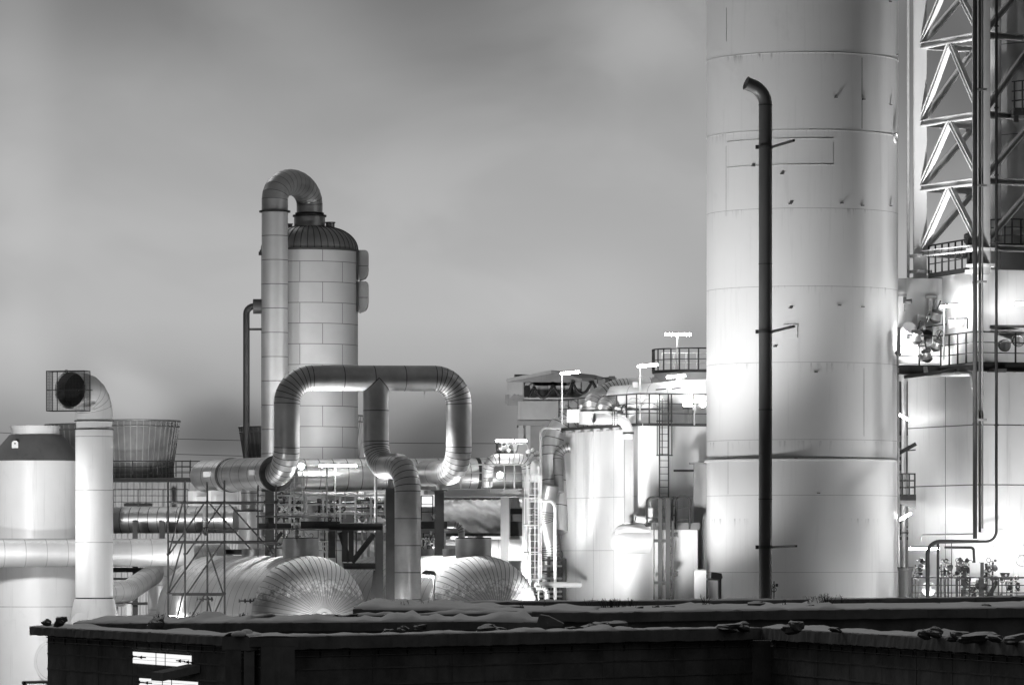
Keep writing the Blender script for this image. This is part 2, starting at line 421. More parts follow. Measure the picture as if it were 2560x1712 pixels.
def tube_lamp(label, c, d, ln=1.25, pole=None, mat='lamp', r=.05, house='galv', group='fluorescent lamps of the plant'):
    """fluorescent tube under a slim housing, on its own bent pole"""
    c = Vector(c); d = Vector(d).normalized(); base = Vector(pole[0]) if pole else c
    t = thing('tube_lamp', label, 'lamp', base, group)
    MB().sweep([c - d * ln / 2, c + d * ln / 2], r, mat, n=10).build('light_tube', t)
    MB().box(c + UP * (r + .035), ln * 1.02, r * 1.6, .05, house, d).build('housing', t)
    if pole: 
        P = [Vector(p) for p in pole]; MB().sweep(P, .035, 'galv_pale', n=8).build('pole', t)
    return t
def fill_flood(label, p, aim, power, cone=100, w=.5, h=.35, group='added floodlights kept out of view', soft=.3):
    """added fill light shaped as a floodlight on a post; spot lamp in the lens"""
    p = Vector(p); d = (Vector(aim) - p).normalized()
    t = thing('added_flood', label, 'lamp', (p.x, p.y, 0), group)
    side = d.cross(UP).normalized()
    MB().box(p - d * .08, w + .06, .12, h + .06, 'grey_dark', side, side.cross(d)).build('housing', t)
    MB().box(p, w, .02, h, 'lamp_soft', side, side.cross(d)).build('lens', t)
    MB().rod((p.x, p.y, 0), p - d * .1, .05, 'galv').build('post', t)
    l = bpy.data.lights.new('added_beam', 'SPOT'); l.energy = power; l.spot_size = R(cone); l.spot_blend = .7; l.shadow_soft_size = soft
    o = bpy.data.objects.new('added_beam', l); COL.objects.link(o); o.parent = t; o.location = p + d * .06 - Vector((p.x, p.y, 0)); o.rotation_euler = d.to_track_quat('-Z', 'Y').to_euler()
    return t
def ladder(name, label, bot, top, side, w=.45, mat='steel', cage=None, out=None, rr=.03, rung=.28, ncage=5):
    bot = Vector(bot); top = Vector(top); side = Vector(side).normalized()
    t = thing(name, label, 'ladder', bot)
    for k in (-.5, .5): MB().beam(bot + side * w * k, top + side * w * k, rr * 2, rr * 2, mat).build('side_rail', t)
    n = int((top - bot).length / rung); d = (top - bot).normalized()
    for i in range(1, n): 
        c = bot + d * rung * i; MB().rod(c - side * w / 2, c + side * w / 2, rr * .5, mat, n=6).build('rung', t)
    if cage:
        z0, z1, step, rad = cage; out = Vector(out).normalized(); o0 = bot + d * z0
        k = 0
        while z0 + k * step <= z1 + .01:
            c = bot + d * (z0 + k * step) ; P = []
            for q in range(11):
                a = math.pi * (-.05 + 1.1 * q / 10); P.append(c + side * math.cos(a) * rad * 1.0 + out * (max(0, math.sin(a)) * rad * 1.25))
            MB().sweep(P, rr * .9, mat, n=6).build('cage_hoop', t); k += 1
        for q in range(ncage):
            a = math.pi * (.04 + .92 * q / (ncage - 1)); v = side * math.cos(a) * rad + out * math.sin(a) * rad * 1.25
            MB().beam(bot + d * z0 + v, bot + d * z1 + v, rr * 1.4, rr * .7, mat).build('cage_bar', t)
    return t

# ================================================================== the ground
g = MB(); n = 24
gx = [-2500, -600, -200, -100, -60, -30, 0, 30, 60, 100, 200, 600, 2500]; gy = [-200, 60, 110, 140, 160, 180, 200, 220, 240, 300, 600, 1500, 5000]
ids = [[g.vert((x, y, 0)) for x in gx] for y in gy]
for j in range(len(gy) - 1):
    for i in range(len(gx) - 1): g.face((ids[j][i], ids[j][i + 1], ids[j + 1][i + 1], ids[j + 1][i]), 'ground_snow')
g.build('ground', kind='structure')

# ================================================================== storage silo with dark cone roof
D = 207; s_ = ml(1, D)
t = thing('storage_silo', 'fat white storage silo with a dark grey cone roof and white collar', 'silo', (xx(90, D), D, 0))
z1, z2, z3 = zz(1153, D), zz(1087, D), zz(1066, D)
MB().revolve((xx(90, D), D, 0), [(0, 122 * s_, 'white'), (4.0, 122 * s_, 'seam_pale', 1), (4.03, 122 * s_, 'white', 1), (6.9, 122 * s_, 'seam_pale', 1), (6.93, 122 * s_, 'white', 1), (z1, 122 * s_, 'white', 1)], n=72).build('shell', t)
MB().revolve((xx(90, D), D, 0), [(z1, 123.5 * s_, 'cone_paint'), (z2, 66 * s_, 'cone_paint', 1)], n=72).build('cone_roof', t)
MB().revolve((xx(88, D), D, 0), [(z2 - .15, 60 * s_, 'white'), (z3 - .05, 60 * s_, 'white', 1)], n=48).build('collar', t)
MB().revolve((xx(88, D), D, 0), [(z3 - .08, 63 * s_, 'white', 1), (z3 + .02, 63 * s_, 'white', 1)], n=48).build('top_plate', t)
# lifting lug on the cone
c = pt(47, 1112, D); rr_ = 122 * s_ * .82
b = MB(); y0 = D - math.sqrt(max(.1, (96 * s_) ** 2 - (43 * s_) ** 2)) - .08
P = [Vector((c.x + q[0], y0, c.z + q[1])) for q in [(-.14, -.17), (.14, -.17), (.14, .02)] + [(.14 * math.cos(a), .02 + .14 * math.sin(a)) for a in [R(k) for k in range(20, 180, 20)]] + [(-.14, .02)]]
b.prism(P, (0, .25, 0), 'white'); lug = b.build('lifting_lug', t)
MB().revolve(Vector((c.x, y0 - .012, c.z + .03)), [(0, .035, 'black'), (.01, .035, 'black')], n=16, axis=YA).build('lug_hole', lug)
# manway low on the silo
c = pt(140, 1652, 204.5); ax = Vector((-.42, -.9, 0)).normalized()
mw_ = MB().revolve(c + ax * -.4, [(0, .78, 'white'), (.55, .78, 'white', 1), (.55, .92, 'white', 1), (.68, .92, 'white', 1), (.68, .80, 'seam_pale', 1), (.70, .78, 'white', 1)], n=48, axis=ax).build('manway', t)

# ================================================================== white vent pipe with caged mouth
D = 196; s_ = ml(1, D); X0 = xx(235.5, D); r_ = 47 * s_
t = thing('caged_vent_pipe', 'tall white vent pipe whose elbow opens into a mesh cage', 'vent pipe', (X0, D, 0))
zb, zt = zz(1494, D), zz(1072, D)
MB().revolve((X0, D, 0), [(zz(1600, D), 70 * s_, 'white'), (zb - .03, 50 * s_, 'black', 1)], n=48).build('base_cone', t)
MB().revolve((X0, D, 0), [(zb - .03, 46 * s_, 'seam'), (zb + .02, r_, 'white', 1), (zz(1356, D), r_, 'seam_pale', 1), (zz(1356, D) + .03, r_, 'white', 1), (zz(1226, D), r_, 'seam_pale', 1), (zz(1226, D) + .03, r_, 'white', 1), (zz(1092, D), r_, 'seam_pale', 1), (zz(1092, D) + .03, r_, 'white', 1), (zt - .04, r_, 'white', 1)], n=56).build('shaft', t)
MB().revolve((X0, D, 0), [(zt - .04, r_ + .05, 'seam', 1), (zt, r_ + .05, 'white', 1), (zt + .005, r_ - .03, 'white', 1), (zz(1054, D), r_ - .03, 'white', 1), (zz(1054, D) + .001, r_ + .05, 'seam', 1), (zz(1054, D) + .05, r_ + .05, 'white', 1), (zz(1054, D) + .06, r_ - .02, 'white')], n=56).build('flange_collar', t)
md = Vector((-.50, -.86, .04)).normalized()
base = Vector((X0, D, zz(1053, D)))
cor = [base, Vector((X0, D, zz(981, D))), Vector((X0, D, zz(981, D))) + md * 1.65]
P, mk_ = route(cor, .95, 5)
MB().sweep(P, r_ * .985, 'white', n=48, seam='seam_pale', seams=set(mk_[1:-1]), sw=.025, caps=(True, False)).build('elbow', t)
mo = P[-1]
MB().revolve(mo, [(0, r_ * .985, 'white', 1), (0.001, r_ * .93, 'grey_dark', 1), (-.55, r_ * .92, 'black', 1), (-.56, .02, 'black')], n=48, axis=md, capb=False, capt=False).build('mouth', t)
MB().torus(mo, md, r_ * .985, .03, 'white', n=48).build('mouth_rim', t)
# mesh cage round the mouth
mc = pt(178, 978, 194.3); cd = Vector((-.30, -.954, 0)); cs = Vector((.954, -.30, 0))
hw, hh, dp = .82, .80, .62
cg = MB()
def cp(a, b, c): return mc + cs * a * hw + UP * b * hh + cd * c * dp
cagew = MB()
for c in (0, 1):
    for a0, a1 in (((-1, -1), (1, -1)), ((1, -1), (1, 1)), ((1, 1), (-1, 1)), ((-1, 1), (-1, -1))): cg.beam(cp(*a0, c), cp(*a1, c), .035, .035, 'steel')
for a in (-1, 1):
    for b_ in (-1, 1): cg.beam(cp(a, b_, 0), cp(a, b_, 1), .035, .035, 'steel')
cg.beam(cp(-.42, -1, 1), cp(-.42, 1, 1), .03, .03, 'steel'); cg.beam(cp(-1, .05, 1), cp(1, .05, 1), .03, .03, 'steel'); cg.beam(cp(1, .05, 1), cp(1, .05, -.4), .03, .03, 'steel')
cgo = cg.build('cage_frame', t)
k = 26
for i in range(1, k):
    q = -1 + 2 * i / k
    cagew.beam(cp(q, -1, 1), cp(q, 1, 1), .007, .007, 'steel'); cagew.beam(cp(-1, q, 1), cp(1, q, 1), .007, .007, 'steel')
    for a in (-1, 1): cagew.beam(cp(a, q, 0), cp(a, q, 1), .007, .007, 'steel')
for i in range(1, 14):
    q = i / 14
    for a in (-1, 1): cagew.beam(cp(a, -1, q), cp(a, 1, q), .007, .007, 'steel')
cagew.build('wire_mesh', cgo)
MB().torus(pt(166, 928, 194), YA, .06, .012, 'steel').build('lifting_eye', t)
MB().box(pt(222, 1021, 194.6), .46, .12, .16, 'white', cs).build('bracket_plate', t)
# half round access plate at the foot
MB().revolve(Vector((xx(205, D), D - r_ * 1.12, zz(1552, D))), [(0, .36, 'white'), (.05, .36, 'white')], n=32, axis=Vector((-.25, -.96, .25))).build('access_plate', t)

# ================================================================== horizontal pipes at the silo
t = thing('white_insulated_pipe', 'long pale insulated pipe crossing the white silo at mid height', 'pipe', pt(-60, 1382, 202))
insulated('pipe_run', t, [pt(-260, 1384, 201), pt(478, 1380, 204.5)], 1, ml(35, 202), 'clad_pale', every=.93, seam='seam_pale', sw=.025)
t = thing('curved_insulated_pipe', 'pale insulated pipe bending down round the end of the scaffolded vessel', 'pipe', pt(400, 1600, 206.5))
insulated('pipe_run', t, [pt(560, 1392, 209.5), pt(402, 1400, 206.8), pt(402, 1760, 206.8)], 1.15, ml(33, 206), 'clad_pale', every=1.0, nb=5, seam='seam_pale')
t = thing('banded_pipe', 'grey banded insulated pipe running behind the scaffold under the corrugated shed', 'pipe', pt(283, 1299, 211))
insulated('pipe_run', t, [pt(190, 1300, 212), pt(590, 1299, 210.5)], 1, ml(33, 211), 'clad_snow', every=.42, sw=.028)
MB().torus(pt(513, 1299, 210.8), XA, ml(34, 211), .09, 'clad_pale').build('flange_collar', t)
t = thing('pale_pipe_elbow', 'pale jacketed pipe elbow rising behind the foot of the caged vent', 'pipe', pt(290, 1480, 203))
insulated('pipe_run', t, [pt(250, 1482, 202), pt(318, 1478, 203.5), pt(420, 1410, 208)], 1.3, ml(27, 203), 'clad_pale', every=.5, nb=4, seam='seam_pale')
# low clutter: trestle and dark rack between them
t = thing('pipe_trestle', 'small pale steel trestle behind the quay wall beside the vent foot', 'trestle', pt(303, 1540, 203))
MB().beam(pt(286, 1512, 203), pt(329, 1512, 203), .12, .12, 'galv_pale').build('beam', t)
MB().beam(pt(323, 1512, 203), pt(323, 1720, 203), .2, .2, 'galv_pale').build('post', t)
MB().beam(pt(292, 1512, 203), pt(292, 1720, 203), .1, .1, 'galv').build('post', t)
t = thing('dark_pipe_rack', 'dark steel pipe rack crossing under the pale insulated pipe', 'pipe rack', pt(340, 1440, 206))
for y_, h_ in ((1424, .2), (1446, .08), (1508, .12)): MB().ibeam(pt(270, y_, 207), pt(410, y_, 207), .2, h_, 'steel').build('beam', t)
for x_ in (275, 338, 405): MB().ibeam(pt(x_, 1300, 207.3), pt(x_, 1720, 207.3), .22, .22, 'steel').build('column', t)

# ================================================================== cooling towers on their corrugated shed
D = 262; s_ = ml(1, D)
t = thing('cooling_shed', 'long low shed with corrugated walls carrying the ribbed cooling towers', 'shed', pt(620, 1500, 262))
xl, xr = xx(60, 258), xx(1060, 258); zr = zz(1204, 258)
b = MB(); k = 260; idx0 = []
for i in range(k + 1):
    x_ = xl + (xr - xl) * i / k; o_ = .03 if i % 4 < 2 else 0
    idx0.append((b.vert((x_, 257.9 - o_, 0)), b.vert((x_, 257.9 - o_, zr - .02))))
for i in range(k): b.face((idx0[i][0], idx0[i + 1][0], idx0[i + 1][1], idx0[i][1]), 'corrugated')
b.build('corrugated_wall', t)
MB().box(((xl + xr) / 2, 264, zr + .1), xr - xl + .4, 12.6, .24, 'steel_black').build('roof_slab', t)
MB().box(((xl + xr) / 2, 264.1, zr / 2 - .05), xr - xl - .02, 12.2, zr - .1, 'grey').build('core', t)
for x_ in (432, 437): MB().rod(pt(x_, 1218, 257.6), pt(x_, 1300, 257.6), .05, 'steel').build('drain_pipe', t)
MB().box(pt(345, 1262, 257.7), 1.5, .06, .14, 'black').build('vent_slot', t)
def cooling_tower(px, py, D_, label):
    s2 = ml(1, D_); zt_ = zz(py, D_); zb_ = zr + .225; H = zt_ - zb_; r1 = 113 * s2
    t = thing('cooling_tower', label, 'cooling tower', (xx(px, D_), D_, zb_), 'ribbed cooling towers on the shed roof')
    def rad(f): return r1 * (.83 + .17 * f ** 1.2 + .13 * max(0, .18 - f) / .18 * .3)
    prof = [(H * f, rad(f), 'rib_clad') for f in [i / 14 for i in range(15)]]
    o = (xx(px, D_), D_, zb_)
    b = MB().revolve(o, prof, n=64, capt=False); nr = 44
    for i in range(nr):
        a = 2 * math.pi * i / nr; d = Vector((math.cos(a), math.sin(a), 0)); q = Vector((-d.y, d.x, 0))
        for j in range(14):
            f0, f1 = j / 14, (j + 1) / 14
            p0 = Vector(o) + d * rad(f0) + UP * H * f0; p1 = Vector(o) + d * rad(f1) + UP * H * f1
            v = [b.vert(p) for p in (p0 - q * .028, p0 + q * .028, p0 + q * .028 + d * .07, p0 - q * .028 + d * .07, p1 - q * .028, p1 + q * .028, p1 + q * .028 + d * .07, p1 - q * .028 + d * .07)]
            for fc in ((0, 1, 5, 4), (1, 2, 6, 5), (2, 3, 7, 6), (3, 0, 4, 7)): b.face([v[z] for z in fc], 'rib_light')
    b.build('shell', t)
    for f, w_ in ((1.0, .05), (.9, .035), (.28, .03)): MB().torus(Vector(o) + UP * H * f, UP, rad(f) + .05, w_, 'galv', n=56).build('stiffening_ring', t)
    return t
cooling_tower(335, 1053, 262, 'ribbed cooling tower closest to the white caged vent pipe, in full view')
cooling_tower(229, 1062, 267.5, 'ribbed cooling tower showing between the silo cone and the vent pipe')
cooling_tower(712, 1068, 270, 'cooling tower seen between the thin dark pipe and the gooseneck pipe')
cooling_tower(796, 1040, 262, 'cooling tower whose flank shows between the tall column and the pipe arch')
railing('roof_railing', 'thin dark railing along the shed roof in front of the cooling towers', [pt(270, 1196, 258.3), pt(640, 1197, 258.3)], h=.95, sp=1.3, r=.025, mat='steel')
railing('shed_railing', 'dark railing before the corrugated shed wall, above the banded pipe', [pt(283, 1270, 255), pt(470, 1270, 255)], h=1.0, sp=1.2, r=.025, mat='steel')
railing('balcony_railing', 'small dark railing where the shed roof meets the round header end', [pt(440, 1192, 256.5), pt(475, 1192, 256.5), pt(476, 1190, 259)], h=.85, sp=.5, r=.03, mat='steel_black')

# overhead wires far behind
for i, (a, b_) in enumerate((((380, 1086), (660, 1082)), ((380, 1122), (660, 1118)))):
    pass
def wire(label, P):
    MB().sweep(P, .022, 'wire', n=5).build('overhead_wire', None, label, 'wire', 'overhead wires across the sky')
def sag(x0, y0, x1, y1, D0, D1, s):
    return [pt(x0 + (x1 - x0) * f, y0 + (y1 - y0) * f + s * 4 * f * (1 - f), D0 + (D1 - D0) * f) for f in [i / 16 for i in range(17)]]
wire('upper thin wire spanning the sky behind the cooling towers', sag(-600, 1050, 2700, 1075, 420, 380, 45))
wire('lower thin wire spanning the sky behind the cooling towers', sag(-600, 1085, 2700, 1120, 420, 380, 45))

# ================================================================== absorber column with gooseneck pipe
D = 216; s_ = ml(1, D); X0 = xx(774, D); r_ = 121 * s_
t = thing('absorber_column', 'tall panelled column with a dark ribbed dome, joined by the gooseneck pipe', 'column', (X0, D, 0))
zd = zz(629, D); zn = zz(568, D)
MB().revolve((X0, D, 0), [(0, r_, 'column_clad'), (zd - .03, r_, 'column_clad', 1)], n=96).build('shell', t)
b = MB(); prof = []
HD = zn - zd
for i in range(15):
    a = R(90) * i / 14; prof.append((zd + .06 + (HD - .06) * math.sin(a), r_ * (.34 + .66 * math.cos(a)) , 'clad_dark'))
b.revolve((X0, D, 0), [(zd - .04, r_ + .07, 'seam', 1), (zd + .05, r_ + .07, 'seam', 1)] + prof, n=96).build('dome', t)
b = MB()
for i in range(44):
    a = 2 * math.pi * i / 44; P = []
    d = Vector((math.cos(a), math.sin(a), 0))
    b.sweep([Vector((X0, D, 0)) + d * (p[1] + .004) + UP * p[0] for p in prof], .022, 'seam', n=5)
b.build('dome_seams', t)
rn = 39 * s_
MB().revolve((X0 + .0, D, 0), [(zn - .5, rn, 'clad'), (zz(543, D), rn, 'clad', 1), (zz(543, D) + .01, rn + .06, 'steel', 1), (zz(538, D), rn + .06, 'steel', 1)], n=48).build('neck', t)
for px_, w_, y0_, y1_ in ((826, 11, 559, 600), (724, 7, 563, 600)): MB().revolve((xx(px_, D), D - .2, 0), [(zz(y1_, D), w_ * s_, 'clad_dark'), (zz(y0_, D), w_ * s_, 'clad_dark', 1), (zz(y0_, D) + .01, w_ * s_ + .04, 'steel', 1), (zz(y0_, D) + .05, w_ * s_ + .04, 'steel', 1)], n=24).build('nozzle', t)
for y0_, y1_ in ((626, 702), (704, 782)):      # flat-backed rounded hoods on the side
    zc0, zc1 = zz(y1_, D), zz(y0_, D); H = zc1 - zc0; b = MB(); P = []
    x0_, x1_ = r_ * .985, r_ + 26 * s_; yc = D + .15
    prof2 = [(x0_, zc1), (x1_ - .12, zc1), (x1_ - .03, zc1 - .06), (x1_, zc1 - .16), (x1_, zc0 + H * .36), (x1_ - .03, zc0 + H * .2), (x1_ - .12, zc0 + .12), (x0_ + .1, zc0)]
    b.prism([Vector((X0 + p[0], yc - .42, p[1])) for p in prof2][::-1], (0, .84, 0), 'galv', 'clad_dark')
    hood = b.build('side_hood', t)
    MB().box((X0 + (x0_ + x1_) / 2, yc - .425, zc0 + H * .48), x1_ - x0_ - .03, .02, .03, 'seam').build('hood_seam', hood)
    MB().box((X0 + x0_ + .02, yc - .45, (zc0 + zc1) / 2), .1, .5, H * .96, 'steel_black').build('hood_back', hood)
# gooseneck
D2 = 213.2; XL = xx(687, D2); rg = 33 * ml(1, D2)
gl = Vector((XL, D2, 0)); gr = Vector((X0, D, 0))
zf = zz(530, D2)
t = thing('gooseneck_pipe', 'tall insulated pipe that arches over at the top into the column neck', 'pipe', gl)
P = [gl, Vector((XL, D2, zf))]
MB().sweep(P, rg, 'pipe_clad', n=40, every=1.06, sw=.028).build('riser', t)
MB().revolve(gl, [(zf - .02, rg + .11, 'steel_black', 1), (zf + .05, rg + .11, 'steel_black', 1), (zf + .055, rg * .98, 'clad')], n=40).build('flange', t)
mid = (gl + gr) / 2; half = (gr - gl) / 2; zc = zz(500, D2); Hh = zz(452, D2) - zc
P = [Vector((XL, D2, zf + .05))] + [Vector((mid.x, mid.y, zc)) - half * math.cos(a) + UP * Hh * 1.04 * math.sin(a) for a in [math.pi * i / 13 for i in range(14)]] + [Vector((X0, D, zz(538, D)))]
MB().sweep(P, rg, 'clad', n=40, seams='all', sw=.026, every=.5).build('gooseneck_bend', t)
MB().torus(Vector((X0, D, zz(534, D))), UP, rg + .03, .04, 'steel_black', n=40).build('flange', t)
MB().box(Vector((XL - rg - .06, D2, zz(634, D2))), .14, .1, .16, 'steel').build('lug', t)
# thin dark downcomer
D3 = 213.5; s3 = ml(1, D3)
t = thing('thin_dark_pipe', 'thin dark banded pipe standing beside the gooseneck riser', 'pipe', (xx(616, D3), D3, 0))
P, mk_ = route([Vector((xx(616, D3), D3, 0)), Vector((xx(616, D3), D3, zz(766, D3))), Vector((xx(640, D3), D3, zz(766, D3)))], .33, 5)
MB().sweep(P, 8.2 * s3, 'steel', n=20, seams=set(mk_), every=.98, sw=.03).build('pipe_run', t)
MB().sweep([Vector((xx(633, D3), D3, zz(766, D3))), Vector((xx(656, D3), D3, zz(766, D3)))], 18.5 * s3, 'grey_dark', n=28).build('nozzle_box', t)
MB().beam(pt(618, 823, D3), pt(660, 823, D3), .1, .1, 'steel').build('bracket', t)

# ================================================================== the overhead pipe loop
D0 = 198.5; s0 = ml(1, D0); rp = 32.3 * s0
hl = pt(717, 945, 197.7); hr = pt(1147, 946, 199.7)
cL = Vector((hl.x, hl.y, zz(1182, 197.7))); cR = Vector((hr.x, hr.y, zz(1180, 199.7)))
t = loop = thing('pipe_loop', 'big overhead pipe loop of metal cladding shaped like a letter P with three legs', 'pipe loop', Vector((xx(939, D0), D0, 0)))
hdrdir = A
insulated('arch_pipe', t, [cL + hdrdir * 1.15, cL, hl, hr, cR, cR + A * 3.2], [1.05, 1.05, 1.05, 1.05], rp, 'clad', every=1.28, nb=9, sw=.035, n=44)
# header: fat pipe the arch's first leg runs into
h0 = cL + A * 1.02; h1 = cL + A * 8.4; rh = 42 * ml(1, 198.5)
P = [h0 + (h1 - h0) * f for f in (0, .02, .1, .2, .32, .44, .56, .60, .72, .86, 1)]
b = MB().sweep(P, [rh] * 11, 'clad_snow', n=44, seams=set(range(1, 10)), sw=.035)
b.revolve(h1, [(0, rh, 'clad_snow'), (.2, rh * .93, 'clad_snow'), (.33, rh * .75, 'clad_snow'), (.42, rh * .4, 'clad_snow'), (.44, .05, 'clad_snow')], n=44, axis=A, capb=False)
hd = b.build('header_pipe', t)
MB().revolve(h0, [(-.02, rp * .9, 'steel', 1), (-.02, rh + .06, 'steel_black', 1), (.10, rh + .06, 'steel_black', 1)], n=44, axis=A).build('end_ring', hd)
MB().revolve(h0 + A * 4.55, [(0, rh + .03, 'steel', 1), (.22, rh + .03, 'steel', 1)], n=44, axis=A).build('dark_band', hd)
for f, w_ in ((.9, .55), (5.6, .7)):
    p = h0 + A * f + (-B) * (rh + .02)
    MB().box(p + UP * .05, w_, .05, .22, 'white_clean', A).build('name_plate', hd)
for f in (5.6, 7.6): MB().box(h0 + A * f - UP * (rh + .25), .5, 1.25, .62, 'white_clean', A).build('saddle', t)
MB().box(h0 + A * 6.6 - UP * (rh + .32), 2.6, .9, .28, 'white_clean', A).build('saddle_beam', t)
# branch from the header down into the first vessel
bp = h0 + A * 2.75; rb_ = 21.5 * ml(1, 201.0)
MB().sweep([bp, Vector((bp.x, bp.y, zz(1278, 201.0)))], rb_, 'clad', n=32, every=.8).build('branch_pipe', t)
MB().revolve((bp.x, bp.y, 0), [(zz(1372, 201.0), rb_ + .1, 'clad_pale'), (zz(1280, 201.0), rb_ + .1, 'clad_pale', 1), (zz(1280, 201.0) + .02, rb_ + .22, 'steel', 1), (zz(1274, 201.0), rb_ + .22, 'steel', 1)], n=32).build('branch_sleeve', t)
MB().revolve((bp.x, bp.y, 0), [(0.5, rb_ * .9, 'galv'), (zz(1373, 201.0), rb_ * .9, 'galv')], n=32).build('branch_stub', t)
# middle leg
mt = hl.lerp(hr, (939 - 717) / 430.0); m1 = Vector((mt.x, mt.y, zz(1167, D0))); m2 = m1 - A * 3.02
insulated('middle_leg', t, [mt - UP * .05, m1, m2, Vector((m2.x, m2.y, 0))], [1.05, 1.05], rp * 1.0, 'clad', every=1.05, nb=8, sw=.035, n=44)
# mitre joint where the leg leaves the run
pth = []
hx = (hr - hl).normalized()
for i in range(33):
    a = math.pi * (i / 32 - .0)
    q = math.cos(a); 
    pth.append(mt + hx * rp * 1.005 * q - UP * rp * abs(q) * 0 + UP * (-rp * 1.01 * abs(q)) - Vector((hx.y, -hx.x, 0)).normalized() * 0 + Vector((hx.y, -hx.x, 0)) * (rp * 1.012 * math.sin(a)))
MB().sweep(pth, .02, 'seam', n=6).build('mitre_seam', t)
# ice hanging under the run
ic = MB(); p = hl.lerp(hr, (1060 - 717) / 430.0) - UP * rp
ic.revolve(p, [(0, .02, 'snow'), (-.22, .004, 'snow')], n=8, axis=UP); ic.build('icicle', None, 'single icicle hanging under the top run of the pipe loop', 'icicle')
# pedestals under the pipes
def pedestal(label, p, ztop, w, mat='steel'):
    t = thing('pipe_support', label, 'pipe support', (p.x, p.y, 0), 'steel pipe supports')
    MB().ibeam((p.x, p.y, 0), (p.x, p.y, ztop), w, w, mat, t=.06).build('column', t)
    MB().box((p.x, p.y, ztop + .03), w + .3, w + .3, .05, 'steel').build('base_plate', t)
    MB().rod((p.x, p.y, ztop + .055), (p.x, p.y, ztop + .5), w * .3, 'galv_pale', n=20).build('spring_can', t)
p = h0 + A * .9; pedestal('dark steel column under the right end of the round header', pt(674, 1300, p.y), zz(1229, p.y), .36)
pedestal('tall dark steel column just beside the middle leg of the pipe loop', pt(976, 1300, 198.2), zz(1223, 198.2), .38)
pedestal('short dark steel column under the last leg of the pipe loop', pt(1098, 1300, 201.0), zz(1228, 201.0), .4)

# ================================================================== large horizontal duct behind the loop
t = thing('horizontal_duct', 'large silver horizontal duct passing behind the legs of the pipe loop', 'duct', pt(1040, 1184, 209))
da, db = pt(735, 1187, 208.6), pt(1310, 1184, 211.5)
b = MB(); P = [da.lerp(db, f) for f in (0, .04, .1, .16, .22, .28, .42, .52, .62, .75, .79, .80, .9, 1)]
b.sweep(P, 40 * ml(1, 209), 'clad_snow', n=44, seams=set(range(1, 13)), sw=.03); b.build('duct_run', t)
for f, w_ in ((.785, .15), (.985, .12)): MB().revolve(da.lerp(db, f), [(0, 41.5 * ml(1, 209), 'steel', 1), (w_, 41.5 * ml(1, 209), 'steel', 1)], n=44, axis=(db - da)).build('clamp_ring', t)
MB().box(pt(990, 1180, 205.9), .95, .6, .75, 'white_clean', hdir(20)).build('junction_box', t)
MB().box(pt(938, 1258, 208.8), 1.5, .9, .5, 'white_clean').build('duct_saddle', t)
# crossover pipe above the duct
t = thing('crossover_pipe', 'short bright elbowed pipe hopping over the duct beside the round lamp', 'pipe', pt(1262, 1147, 209.8))
insulated('pipe_run', t, [pt(1218, 1215, 210), pt(1222, 1147, 209.7), pt(1316, 1147, 210.2), pt(1320, 1230, 210.4)], .42, ml(13.5, 210), 'clad_pale', every=.5, nb=4, n=28)
MB().revolve(pt(1247, 1147, 209.8), [(0, ml(14.6, 210), 'steel'), (.06, ml(14.6, 210), 'steel')], n=28, axis=XA).build('clamp_ring', t)
# valve actuator
t = thing('control_valve', 'motor valve with pipework mounted above the bright crossover pipe', 'valve', pt(1268, 1134, 210.5))
MB().revolve(pt(1243, 1117, 210.5), [(0, .27, 'grey_dark', 1), (.12, .27, 'galv_pale', 1), (.82, .24, 'galv_pale', 1)], n=24, axis=Vector((.9, .2, 0))).build('actuator', t)
for x_, y_, r_2, m_ in ((1247, 1125, .08, 'galv'), (1258, 1112, .06, 'steel'), (1268, 1128, .10, 'galv_pale'), (1275, 1118, .08, 'steel'), (1283, 1126, .07, 'galv'), (1263, 1131, .09, 'steel'), (1318, 1130, .09, 'galv_pale'), (1329, 1126, .08, 'galv_pale')):
    MB().revolve(pt(x_, y_, 210.1), [(0, r_2 * .7, m_), (.05, r_2, m_), (.2, r_2, m_), (.25, r_2 * .6, m_)], n=12, axis=Vector((.3, -.9, .2))).build('valve_body', t)
MB().sweep(route([pt(1290, 1126, 210.2), pt(1292, 1109, 210.2), pt(1318, 1109, 210.2), pt(1322, 1132, 210.2)], .12, 4)[0], .025, 'galv', n=8).build('impulse_line', t)
MB().box(pt(1262, 1134, 210.4), .9, .3, .1, 'steel').build('base_frame', t)
t = thing('gauge_cluster', 'cluster of dark gauges and small valves on a white pot beside the caged ladder', 'gauges', pt(1338, 1160, 210))
MB().revolve(pt(1338, 1170, 210), [(-.6, .22, 'white'), (.18, .22, 'white'), (.3, .14, 'white'), (.34, .03, 'white')], n=24).build('pot', t)
for x_, y_, r_2 in ((1330, 1138, .07), (1337, 1133, .05), (1343, 1131, .08), (1345, 1144, .07), (1326, 1142, .06)): MB().revolve(pt(x_, y_, 209.6), [(0, r_2, 'steel'), (.05, r_2, 'galv')], n=16, axis=Vector((0.2, -1, .1))).build('gauge', t)
MB().beam(pt(1322, 1139, 209.7), pt(1350, 1139, 209.7), .05, .05, 'steel').build('gauge_bar', t)

